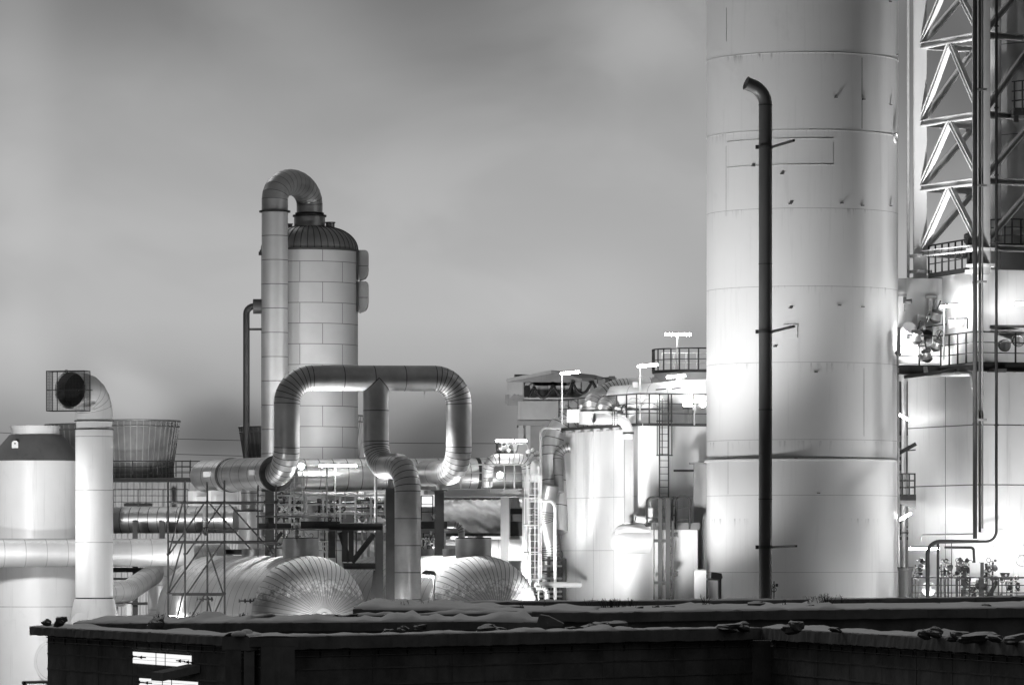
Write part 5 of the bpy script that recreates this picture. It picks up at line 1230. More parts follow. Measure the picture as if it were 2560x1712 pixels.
# ground level valves before the reactor block
Dg = 194.9
railing('ground_railing', 'dark railing in front of the crowded valves at the reactor foot', [pt(2280, 1500, Dg), pt(2640, 1500, Dg)], h=ml(57, Dg), sp=1.15, r=.032, mat='steel')
t = thing('pump_disc', 'large white round vessel end behind the two dark standpipes', 'vessel', pt(2320, 1471, 196))
MB().revolve(pt(2320, 1471, 196.6), [(0, ml(17, 196), 'white', 1), (.5, ml(17, 196), 'white'), (.62, ml(14, 196), 'white'), (.68, ml(6, 196), 'white')], n=40, axis=-YA).build('shell', t)
rnd = random.Random(11)
def manifold(label, x0_, x1_, y0_, y1_, seed, dens=1.0, D_=195.6, grp='valve manifolds at the reactor foot'):
    rnd = random.Random(seed); t = thing('valve_manifold', label, 'manifold', pt((x0_ + x1_) / 2, 1560, D_), grp)
    w_, h_ = x1_ - x0_, y1_ - y0_
    for k in range(int(5 * dens)):
        y_ = y0_ + h_ * (k + .5) / (5 * dens) + rnd.uniform(-2, 2); MB().rod(pt(x0_ + rnd.uniform(0, w_ * .3), y_, D_), pt(x1_ - rnd.uniform(0, w_ * .3), y_, D_), rnd.choice([.02, .03, .04]), rnd.choice(['steel', 'galv', 'galv_pale', 'steel']), n=8).build('pipe_run', t)
    for k in range(int(4 * dens)):
        x_ = x0_ + w_ * (k + .5) / (4 * dens) + rnd.uniform(-2, 2); MB().rod(pt(x_, y0_ + rnd.uniform(0, h_ * .4), D_ + .1), pt(x_, 1640, D_ + .1), rnd.choice([.02, .035, .05]), rnd.choice(['steel', 'galv', 'steel']), n=8).build('drop_pipe', t)
    for k in range(int(13 * dens)):
        p = pt(rnd.uniform(x0_, x1_), rnd.uniform(y0_, y1_), D_ - .1); s_ = rnd.uniform(.05, .11)
        ax = rnd.choice([XA, UP, -YA, Vector((.6, -.5, .6))])
        MB().revolve(p, [(-s_, s_ * .5, 'steel'), (-s_ * .6, s_, rnd.choice(['steel', 'grey_dark', 'galv'])), (s_ * .5, s_, 'steel', 1), (s_ * .8, s_ * .4, 'galv')], n=12, axis=ax).build('valve_body', t)
    for k in range(int(4 * dens)):
        MB().torus(pt(rnd.uniform(x0_, x1_), rnd.uniform(y0_, y1_), D_ - .2), Vector((rnd.uniform(-.5, .5), -1, rnd.uniform(-.3, .3))), rnd.uniform(.06, .1), .014, 'steel', n=14, k=6).build('hand_wheel', t)
manifold('tangle of small valves beside the grey capped drum', 2285, 2312, 1396, 1445, 21, .7)
manifold('stack of small pipes and valves between the standpipes and the thin drop line', 2350, 2378, 1400, 1450, 22, .9)
manifold('dense dark valve rack in the middle of the reactor foot', 2388, 2426, 1398, 1450, 23, 1.5)
manifold('low dark pipes and valves behind the railing under the white cabinet', 2400, 2468, 1452, 1488, 24, 1.2)
manifold('loose valves and lines between the dark column and the hose reel', 2462, 2492, 1398, 1450, 25, .9)
manifold('pipes and valves under the long lamp at the picture edge', 2500, 2548, 1440, 1488, 26, 1.0)
WG = 'pipe tangles on the walkway'
manifold('tangle of small pipes on the walkway behind the access scaffold', 690, 770, 1232, 1300, 31, 1.6, 205.2, WG)
manifold('pipes and valves on the walkway under the long double tube lamp', 790, 860, 1250, 1300, 32, 1.2, 205.4, WG)
manifold('pipes and valves on the walkway near the braced steel frame', 880, 960, 1245, 1300, 33, 1.2, 205.4, WG)
manifold('low pipe tangle between the manhole neck and the braced frame', 660, 800, 1336, 1385, 34, 1.6, 204.6, WG)
manifold('pipe tangle behind the short black railing and downward leg', 1050, 1100, 1330, 1385, 35, 1.0, 207.8, WG)
for x_, w_, l in ((786, .5, 'white instrument cabinet on the walkway, the wider of two'), (806, .32, 'narrow white instrument cabinet on the walkway')):
    MB().box(pt(x_, 1282, 205.9), w_, .3, .8, 'white_clean').build('instrument_cabinet', None, l, 'cabinet')
MB().box(pt(2437, 1425, 195.3), .42, .3, .62, 'white_clean').build('control_cabinet', None, 'plain white control cabinet beside the dense dark valve rack', 'cabinet')
MB().box(pt(2515, 1420, 195.9), .5, .3, .6, 'white_clean').build('control_cabinet', None, 'wide white control cabinet behind the long lamp and hose reel', 'cabinet')
for x_, y_, w_, l in ((2411, 1420, .12, 'dark perforated post rising through the dense valve rack'), (2453, 1405, .2, 'thick dark column beside the white control cabinet'), (2392, 1440, .1, 'thin dark post at the edge of the dense valve rack')):
    MB().ibeam(pt(x_, y_, 195.5), pt(x_, 1680, 195.5), w_, w_, 'steel', t=.03).build('equipment_post', None, l, 'post')
MB().beam(pt(2468, 1500, 194.9), pt(2492, 1452, 195.1), .13, .13, 'steel_black').build('leaning_bar', None, 'dark bar leaning across the valves behind the railing', 'bar')
t = thing('hose_reel', 'coiled hose ring mounted on the reactor foot at the picture edge', 'hose reel', pt(2556, 1398, 195.6))
for k in range(3): MB().torus(pt(2556, 1398, 195.6) + YA * .05 * k, YA, .25 - .03 * k, .035, 'grey', n=32).build('coil', t)
t = thing('lamp_shade_box', 'dark tapered hopper box with a small light disc behind the railing', 'hopper', pt(2513, 1442, 195.2))
MB().prism([pt(2502, 1431, 195.2), pt(2525, 1431, 195.2), pt(2521, 1443, 195.2), pt(2505, 1443, 195.2)][::-1], YA * .3, 'steel').build('box', t)
MB().rod(pt(2515, 1437, 195.15), pt(2515, 1437, 195.2), .05, 'galv_pale', n=12).build('disc', t)
MB().sweep(route([pt(2362, 1368, 196), pt(2428, 1368, 195.6), pt(2434, 1372, 195.5), pt(2436, 1412, 195.5)], .08, 3)[0], .06, 'steel', n=10).build('cable_bundle', None, 'dark cable bundle running level then down to the white cabinet', 'cable')

# stair tower and windows seen through the gap beside the great stack
Dw = 232
t = thing('stair_building', 'pale windowed plant building seen in the narrow gap beside the stack', 'building', pt(2262, 1400, Dw))
MB().box((xx(2270, Dw), Dw + 2, zz(1085, Dw) / 2), ml(70, Dw), 4, zz(1085, Dw), 'white_clean').build('wall', t)
MB().box((xx(2270, Dw), Dw + 1.95, zz(1083, Dw)), ml(74, Dw), 4.1, .2, 'grey_dark').build('roof_edge', t)
MB().box((xx(2270, Dw), Dw + 4, zz(1000, Dw) - 2), ml(60, Dw), 3, 6, 'grey_mid').build('plant_room', t)
for y_ in (1112, 1149, 1168, 1300, 1330):
    w_ = MB().box(pt(2254, y_, Dw - .03), .36, .06, .3, 'grey_mid').build('window', t)
    MB().box(pt(2254, y_, Dw - .065), .03, .02, .3, 'white_clean').build('glazing_bar', w_)
t = thing('stair_flight', 'dark railed stair landing bridging the gap between stack and reactor block', 'stairs', pt(2270, 1240, 201))
MB().box(pt(2268, 1243, 200.5), ml(40, 200), .9, .25, 'steel').build('landing', t)
for y_ in (1184, 1201, 1218): MB().rod(pt(2246, y_, 200), pt(2289, y_, 200), .03, 'steel').build('rail', t)
for x_ in (2256, 2273, 2287): MB().rod(pt(x_, 1184, 200), pt(x_, 1238, 200), .035, 'steel').build('post', t)
MB().beam(pt(2248, 1132, 200.3), pt(2290, 1109, 200.3), .14, .16, 'steel').build('stair_string', t); MB().rod(pt(2267, 1125, 200.3), pt(2267, 1183, 200.3), .03, 'steel').build('post', t); MB().rod(pt(2267, 1126, 200.3), pt(2289, 1124, 200.3), .025, 'steel').build('rail', t)
MB().prism([pt(2246, 1258, 200.4), pt(2246, 1249, 200.4), pt(2290, 1249, 200.4), pt(2290, 1270, 200.4)], YA * .5, 'grey_mid').build('soffit', t)
t = thing('gap_louvres', 'dark louvred equipment panel low in the gap beside the stack', 'equipment', pt(2270, 1340, 203))
for y_ in (1317, 1326, 1334): MB().box(pt(2267, y_, 203), .2, .1, .09, 'grey_dark').build('slat', t)
MB().box(pt(2266, 1345, 202.8), ml(44, 202), .3, .14, 'steel').build('base_beam', t); MB().rod(pt(2283, 1280, 202.5), pt(2283, 1345, 202.5), .06, 'steel').build('post', t)
MB().rod(pt(2248, 1331, 202.5), pt(2282, 1331, 202.5), .03, 'steel').build('rail', t)

# ================================================================== lamps
tube_lamp('glowing tube lamp on a tall thin pole in front of the conveyor house', pt(1425, 932, 205.5), A2 * -1, 1.9, [pt(1405, 1060, 206.5), pt(1405, 936, 206.5), pt(1412, 934, 206.3)])
tube_lamp('glowing tube lamp on a tall pole over the middle of the tank roof railing', pt(1619, 914, 204), A2 * -1, 2.0, [pt(1600, 1056, 204.4), pt(1600, 917, 204.4), pt(1606, 915, 204.3)])
tube_lamp('level glowing tube lamp high over the railed silo, the topmost lamp', pt(1695, 836, 213.5), XA, 1.15, [pt(1693, 930, 213.6), pt(1693, 841, 213.6)])
tube_lamp('tilted glowing tube lamp on a short bent arm over the roof drum', pt(1690, 941, 206.5), A2 * -1, 1.8, [pt(1709, 975, 207), pt(1709, 946, 207), pt(1703, 939, 206.8)])
tube_lamp('long glowing double tube lamp on a pole behind the pipe loop', pt(845, 1164, 206.4), XA, 1.6, [pt(838, 1260, 206.5), pt(838, 1170, 206.5)])
tube_lamp('pale unlit-looking tube lamp above the motor valve on the crossover pipe', pt(1278, 1102, 209.4), XA, 1.35, [pt(1286, 1240, 209.3), pt(1286, 1101, 209.3), pt(1281, 1096, 209.3)], mat='lamp_soft')
tube_lamp('tube lamp under a dark shade on a thin pole above the valve platform', pt(2377, 765, 197.4), A * -1, 1.55, [pt(2360, 900, 198), pt(2360, 770, 198)], house='steel')
tube_lamp('tube lamp jutting in at the picture edge above the valve platform', pt(2575, 760, 195.6), Vector((1, .1, 0)), 1.2, None, house='steel')
tube_lamp('long level tube lamp crossing behind the dark standpipes', pt(2311, 1371, 196.3), XA, 1.22, None, house='steel')
tube_lamp('long level tube lamp over the control cabinets at the picture edge', pt(2522, 1372, 195.4), XA, 1.35, [pt(2534, 1700, 195.2), pt(2534, 1374, 195.2)], house='steel')
tube_lamp('tilted tube lamp peeping out high in the gap beside the stack', pt(2256, 1041, 201.6), Vector((.8, .2, -.42)), .65, None, mat='lamp_soft')
tube_lamp('tilted tube lamp peeping out low in the gap beside the stack', pt(2262, 1291, 200), Vector((.8, .2, .45)), .6, None)
def round_lamp(label, p, aim, post):
    d = (Vector(aim)).normalized(); t = thing('round_flood', label, 'lamp', Vector(post[0]), 'round glaring lamps')
    MB().revolve(p, [(-.2, .09, 'galv_pale'), (-.05, .15, 'galv_pale', 1), (-.01, .15, 'galv_pale', 1), (0, .13, 'lamp', 1)], n=20, axis=d).build('lamp_head', t)
    MB().sweep(post, .03, 'galv_pale', n=8).build('post', t); MB().box(Vector(post[-1]), .16, .14, .18, 'white_clean').build('ballast_box', t)
round_lamp('glaring round lamp on the pale walkway railing before the duct', pt(1250, 1187, 205.6), Vector((.25, -1, -.1)), [pt(1225, 1230, 206), pt(1225, 1198, 206)])
round_lamp('glaring round lamp at the stack edge on the tank roof railing', pt(1757, 1010, 203.2), Vector((.25, -1, -.05)), [pt(1736, 1062, 204), pt(1736, 1020, 204)])
round_lamp('small glaring lamp half hidden behind the arch leg of the pipe loop', pt(753, 1165, 206.2), Vector((-.2, -1, 0)), [pt(757, 1240, 206.4), pt(757, 1170, 206.4)])
t = thing('bollard_lamp', 'low lit box head lamp beside the downward leg of the pipe loop', 'lamp', pt(1086, 1600, 192))
MB().rod(pt(1085, 1700, 192), pt(1085, 1436, 192), ml(2.6, 192), 'galv_pale', n=12).build('post', t)
MB().prism([pt(1056, 1434, 191.8), pt(1056, 1431, 191.8), pt(1064, 1424, 191.8), pt(1086, 1427, 191.8), pt(1091, 1438, 191.8), pt(1086, 1438, 191.8)][::-1], YA * .35, 'grey_mid').build('lamp_head', t)
MB().box(pt(1069, 1440, 191.95), .42, .22, .06, 'lamp_soft').build('lens', t)

# unseen floodlights added to brighten the plant, hidden by parapets and equipment
FL = [ # x pixel, distance, height, aim, watts, beam angle
 ('added floodlight between the silo and the parapet', 150, 178, 2.4, pt(60, 1250, 205), 7000, 70),
 ('added floodlight on a mast at the far side of the silo', -200, 190, 8.0, pt(110, 1300, 204), 6500, 90),
 ('added floodlight on the other side of the vent pipe', 400, 198, 2.0, pt(240, 1250, 196), 900, 110),
 ('added floodlight under the ribbed vessel end', 815, 193.0, 2.3, pt(790, 1450, 196), 950, 140),
 ('added floodlight by the flank of the scaffolded vessel', 417, 197.5, 1.5, pt(500, 1480, 200), 480, 130),
 ('added floodlight near the shoulder of the scaffolded vessel', 494, 195.4, 1.4, pt(590, 1490, 198), 500, 130),
 ('added floodlight under the round header pipe', 440, 201.5, 3.6, pt(560, 1180, 203), 1100, 100),
 ('added floodlight under the frosty vessel end', 1225, 193.9, 2.2, pt(1225, 1450, 197), 110, 140),
 ('added floodlight by the flank of the frosty vessel', 914, 196.2, 1.6, pt(1050, 1440, 200), 800, 130),
 ('added floodlight at the foot of the downward pipe leg', 1050, 192, 2.2, pt(1018, 1400, 195.8), 300, 80),
 ('added floodlight before the square tank block', 1330, 195, 2.8, pt(1440, 1120, 211), 14500, 56),
 ('added floodlight aimed up at the great stack', 1150, 187, 2.6, pt(1820, 420, 199), 21000, 48),
 ('added floodlight aimed far up at the lattice tower', 2296, 190.5, 3.0, Vector((18.7, 198.6, 25.5)), 44000, 23),
 ('added floodlight beside the stack foot aimed at its flank', 1560, 194.5, 2.4, Vector((8.6, 197.2, 16)), 3600, 84),
 ('added floodlight under the arch of the pipe loop', 872, 200.1, 7.35, pt(930, 900, 198.5), 1300, 130),
 ('added floodlight behind the loop junction aimed down at the scaffolded vessel', 939, 199.6, 13.5, pt(765, 1390, 195.5), 6500, 80),
 ('added floodlight behind the loop junction aimed down at the frosty vessel', 941, 199.75, 12.6, pt(1205, 1390, 196.5), 6500, 80),
 ('added floodlight before the tarpaulin shelter', 1180, 206.2, 5.6, pt(1180, 1288, 210.4), 700, 130),
 ('added floodlight on the tank roof behind the drum', 1722, 205.9, 12.7, Vector((8.3, 199.5, 23)), 5000, 120),
 ('added floodlight before the process hall', 1000, 221, 3.0, pt(1010, 1330, 228), 8000, 130),
 ('added floodlight before the end of the process hall', 780, 221, 3.0, pt(800, 1330, 228), 5000, 120),
 ('added floodlight before the streaked white block', 1600, 189, 2.4, pt(1690, 1170, 204.5), 11000, 30),
 ('added floodlight before the curved gas duct', 1310, 206.5, 4.6, pt(1388, 1090, 212), 2600, 76),
 ('added floodlight before the reactor foot', 2300, 195.6, 2.4, pt(2412, 1010, 197.6), 2500, 70),
 ('added floodlight beside the ground valves', 2420, 188, 2.6, pt(2430, 1420, 196), 1300, 100),
 ('added floodlight beyond the picture edge', 2800, 190, 2.0, pt(2540, 800, 198), 4200, 90),
 ('added floodlight on the ground behind the pipe loop', 860, 207.0, 3.4, pt(900, 960, 199), 5200, 110),
 ('added floodlight behind the middle leg aimed at the tall column', 938, 206.6, 11.2, pt(800, 760, 214), 1100, 100),
 ('added floodlight behind the arch leg aimed at the gooseneck', 716, 206.0, 11.0, pt(700, 700, 213), 1000, 80),
 ('added floodlight behind the far leg of the pipe loop', 1200, 204.5, 4.4, pt(1140, 1050, 199.7), 3200, 120),
 ('added floodlight on the far side of the great stack', 2335, 209, 3.0, pt(2250, 500, 201), 24000, 80),
 ('added floodlight in front of the cooling shed', 240, 238, 4.0, pt(340, 1100, 260), 5600, 90),
 ('added floodlight before the middle of the cooling shed', 690, 238, 4.0, pt(600, 1120, 260), 3500, 90),
 ('added floodlight below the conveyor house', 1350, 240, 4.0, pt(1370, 990, 257), 12000, 80),
]
for l, px, d_, z_, aim, w_, c_ in FL: fill_flood(l, (xx(px, d_), d_, z_), aim, w_, c_, soft=1.5 if d_ > 230 else .9 if w_ > 9000 else .4)
fill_flood('small added floodlight behind the grating post on the valve platform', pt(2248, 880, 198.35), pt(2330, 780, 199.6), 520, 150, .16, .12)  # added to brighten the annex, out of view behind the post

# ================================================================== ruined quay parapets in the foreground
def resample(P, step):
    out = [Vector(P[0])]
    for i in range(1, len(P)):
        d = Vector(P[i]) - Vector(P[i - 1]); k = max(1, int(d.length / step))
        for q in range(1, k + 1): out.append(Vector(P[i - 1]) + d * q / k)
    return out
def inward(P):
    N_ = []
    for i in range(len(P)):
        a = P[max(0, i - 1)]; b = P[min(len(P) - 1, i + 1)]; d = (b - a); d.z = 0; d.normalize(); N_.append(Vector((-d.y, d.x, 0)))
    return N_
from mathutils import noise as mnoise
def fbm(p, s, o=4): return mnoise.fractal(Vector(p) * s, 1.0, 2.0, o, noise_basis='PERLIN_ORIGINAL')
def loft(b, P, N_, prof, mat, closed=True, smooth=False, caps=True, jit=0.0, js=2.0):
    """prof(i, p) -> list of (inward distance, height offset)"""
    rows = []
    for i, p in enumerate(P):
        row = []
        for d, z in prof(i, p):
            q = p + N_[i] * d + UP * z
            if jit: q = q + (N_[i] * fbm(q, js) + UP * fbm(q + Vector((31, 7, 3)), js)) * jit
            row.append(b.vert(q))
        rows.append(row)
    n = len(rows[0]); m = n if closed else n - 1
    for i in range(len(rows) - 1):
        for j in range(m): b.face((rows[i][j], rows[i + 1][j], rows[i + 1][(j + 1) % n], rows[i][(j + 1) % n]), mat, smooth)
    if caps and closed: b.face(rows[0], mat); b.face(rows[-1][::-1], mat)
def parapet(name, label, P, w, ch, over, zbase, setback=.3, snow_h=.07, seed=0, snow_w=None, slope=0.0, cable=True, body=True, start=0.0, slits=None):
    P = resample(P, .22); N_ = inward(P); t = thing(name, label, 'wall', (P[0].x, P[0].y, 0), 'ruined quay parapets')
    b = MB(); loft(b, P, N_, lambda i, p: [(0, -ch), (0, -.03), (.03, 0), (w, slope), (w, -ch)], 'concrete', jit=.025, js=3.0); b.build('coping', t)
    if body:
        Q = P[int(start / .22):]; NQ = N_[int(start / .22):]
        b = MB(); loft(b, Q, NQ, lambda i, p: [(setback, zbase - p.z), (setback, -ch + .02), (w - .1, -ch + .02), (w - .1, zbase - p.z)], 'concrete_wall', jit=.01, js=2); b.build('wall_face', t)
    sw = snow_w or w
    def sp(i, p):
        e = fbm(p + Vector((seed * 7.3, 0, 0)), .9); f2 = fbm(p + Vector((0, seed * 3.1, 9)), 2.7)
        pinch = .35 + .75 * min(1, max(0, .5 + 2.0 * fbm(p + Vector((3, seed, 0)), .35)))
        hgt = snow_h * (1.0 + 1.3 * e + .8 * f2) * pinch; hgt = max(.012, hgt)
        o = .015 + .05 * max(-.4, fbm(p, 3.3)) 
        out = []
        for k in range(9):
            f = k / 8; x_ = o + (sw - o - .02) * f; prof_h = (1 - abs(2 * f - 1) ** 2.6)
            bump = 1 + .55 * fbm(p + N_[min(i, len(N_) - 1)] * x_ + Vector((5, 5, seed)), 1.8)
            out.append((x_, slope * f + .006 + hgt * prof_h * bump))
        return [(o, -.012)] + out + [(sw - .02, slope - .01)]
    b = MB(); loft(b, P, N_, sp, 'snow', closed=False, smooth=True, caps=False); b.build('snow_cover', t)
    if cable:
        for dz, m_ in ((-ch - .06, 'grey_mid'), (-ch - .19, 'grey_mid')):
            Q = [p + N_[i] * (setback - .03) + UP * dz for i, p in enumerate(P)][int(start / .22):]
            MB().sweep(Q[::4] + [Q[-1]], .016, m_, n=6).build('cable', t)
        for dz in (-ch - .52, -ch - .95, -ch - 1.4):
            b = MB(); loft(b, Q0 := P[int(start / .22):], N_[int(start / .22):], lambda i, p: [(setback - .022, dz - .02), (setback - .022, dz + .02), (setback + .02, dz + .02), (setback + .02, dz - .02)], 'concrete', jit=.008, js=3); b.build('formwork_ridge', t)
        for i in range(int(start / .22) + 8, len(P), 14): MB().box(P[i] + N_[i] * (setback - .004) + UP * (-ch - 1.2), .014, .012, 2.2, 'concrete', N_[i].cross(UP)).build('formwork_joint', t)
        for i in range(int(start / .22) + 3, len(P), 5): MB().box(P[i] + N_[i] * (setback - .03) + UP * (-ch - .12), .03, .03, .22, 'steel', N_[i]).build('cable_clip', t)
    return t
C1 = pt(624, 1592, 120.0); LW = pt(72, 1565, 138.0); C2 = pt(1903, 1568, 135.7); RW = pt(2660, 1610, 109.5)
w1 = parapet('quay_parapet', 'dark concrete parapet arm with two lit slits, running back to the vent pipe', [LW, C1], 1.3, .24, .3, 0, seed=1, start=.9, snow_h=.06)
w2 = parapet('quay_parapet', 'long straight snow topped parapet along the bottom of the picture', [C1, C2], .95, .33, .3, 0, seed=2, snow_h=.085)
w3 = parapet('quay_parapet', 'snow topped parapet bending off beyond the far corner, scattered with stones', [C2, RW], .95, .33, .3, 0, seed=3, snow_h=.085)
w4 = parapet('inner_parapet', 'lumpy snow covered inner wall between the near parapet and the slab', [pt(180, 1557, 140), pt(345, 1557, 137), pt(610, 1556, 133), pt(1190, 1552, 133), pt(1370, 1556, 133)], 1.5, .25, 0, 2.5, setback=.05, seed=4, snow_h=.12, slope=.10, cable=False)
w5 = parapet('back_slab', 'broad snow covered slab with a low back kerb in front of the plant', [pt(882, 1522, 142), pt(1500, 1531, 141), pt(1900, 1525, 142), pt(2660, 1518, 143)], 3.6, .28, 0, 2.5, setback=.15, seed=5, snow_h=.12, slope=.14, cable=False)
kb = [pt(885, 1516, 145.6), pt(1250, 1504, 145.4), pt(1500, 1502, 145.2), pt(1903, 1499, 145.8), pt(2660, 1490, 146.8)]
w6 = parapet('slab_kerb', 'low dark kerb capped with thin snow along the back of the slab', kb, .5, .3, 0, 2.5, setback=.02, seed=6, snow_h=.035, cable=False)
w7 = parapet('slab_kerb', 'low kerb behind the inner wall under the scaffolded vessel', [pt(330, 1548, 139.5), pt(640, 1543, 137), pt(1000, 1536, 138), pt(1330, 1530, 138)], .5, .25, 0, 2.5, setback=.02, seed=7, snow_h=.05, cable=False)
MB().sweep([pt(905, 1526, 143), pt(1310, 1518, 143)], .05, 'concrete', n=6).build('stone_bar', None, 'thin stone bar lying in the snow near the slab tip', 'bar')
# lit slits in the arm, with bolts, and the corbel under them
d1 = (C1 - LW).normalized(); n1 = Vector((-d1.y, d1.x, 0)).normalized()
def on_arm(px, py):
    # where the sight line through this picture point meets the wall face of the arm
    o = LW + n1 * .27; r_ = Vector(((px - 1280) / F, 1, (HOR - py) / F)); e = Vector((0, 0, CAMZ)); nn = Vector((n1.x, n1.y, 0)); k = (o - e).dot(nn) / r_.dot(nn); return e + r_ * k
mk('slit_glow', 1, emit=.95)
for x0_, x1_, y0_, y1_, bolts in ((332, 476, 1628, 1664, ((335, 1640), (357, 1642), (454, 1651), (474, 1654))), (348, 492, 1694, 1720, ((352, 1704), (372, 1706)))):
    a, b_, = on_arm(x0_, y0_ + 0), on_arm(x1_, y0_ + 10); hgt = on_arm(x0_, y0_).z - on_arm(x0_, y1_ - 8).z
    t = thing('lit_slit', 'upper lit window slit in the parapet arm, held by round bolts' if y0_ < 1650 else 'lower lit window slit in the parapet arm, cut by the picture edge', 'window', a, 'lit slits in the parapet arm')
    MB().prism([a, b_, b_ - UP * hgt, a - UP * hgt], n1 * .05, 'slit_glow').build('lit_pane', t)
    for f in (.36, .66): MB().beam(a - n1 * .01 - UP * hgt * f, b_ - n1 * .01 - UP * hgt * f, .008, .008, 'grey').build('board_joint', t)
    MB().beam(a + UP * .03 - n1 * .03, b_ + UP * .03 - n1 * .03, .05, .03, 'steel_black').build('frame', t); MB().beam(a - UP * (hgt + .03) - n1 * .03, b_ - UP * (hgt + .03) - n1 * .03, .05, .03, 'steel_black').build('frame', t)
    for f in (.42, .58): MB().beam(a.lerp(b_, f) + UP * .05 - n1 * .015, a.lerp(b_, f) - UP * (hgt + .05) - n1 * .015, .02, .012, 'steel_black').build('strap', t)
    for px, py in bolts:
        q = on_arm(px, py) - n1 * .03; MB().revolve(q, [(0, .05, 'steel_black'), (.03, .03, 'steel_black'), (.05, .03, 'steel_black')], n=12, axis=-n1).build('bolt', t); MB().beam(q - d1 * .35, q + d1 * .35, .02, .03, 'steel_black').build('bolt_bar', t)
t = thing('stone_corbel', 'dark tilted stone corbel jutting between the two lit slits', 'corbel', on_arm(440, 1680))
q0, q1 = on_arm(405, 1690), on_arm(470, 1668)
MB().prism([q0 - n1 * .3 - UP * .1, q0 - n1 * .3 + UP * .12, q1 + UP * .1, q1 - UP * .1], d1 * 1.0, 'concrete').build('block', t)
t = thing('corner_pilaster', 'dark pilaster topped with lumps of snow where the two parapets meet', 'pilaster', C1)
MB().box(C1 + Vector((-.02, .30, -2.35)), .26, .4, 4.0, 'concrete_wall').build('shaft', t)
for k, (dx, dz, s_) in enumerate(((-.28, .10, .2), (.0, .03, .17), (.18, .05, .12), (-.1, .15, .16))):
    b = MB(); b.revolve(C1 + Vector((dx, .2 + .1 * k, dz - s_ * .4)), [(0, s_ * .9, 'snow'), (s_ * .25, s_, 'snow'), (s_ * .5, s_ * .8, 'snow'), (s_ * .66, s_ * .4, 'snow'), (s_ * .7, .02, 'snow')], n=18); b.build('snow_lump', t)
t = thing('corner_pilaster', 'broad dark pilaster at the far corner where the parapet bends', 'pilaster', C2)
MB().box(C2 + Vector((0, .42, -2.42)), 1.1, .5, 4.1, 'concrete_wall').build('shaft', t)
t = thing('pipe_stub', 'thin jointed handrail stub low beside the silo manway', 'pipe', pt(85, 1706, 150))
MB().rod(pt(55, 1705, 150), pt(125, 1703, 150), .05, 'galv').build('rail', t); MB().rod(pt(62, 1702, 150), pt(62, 1712, 150), .06, 'steel').build('joint', t)

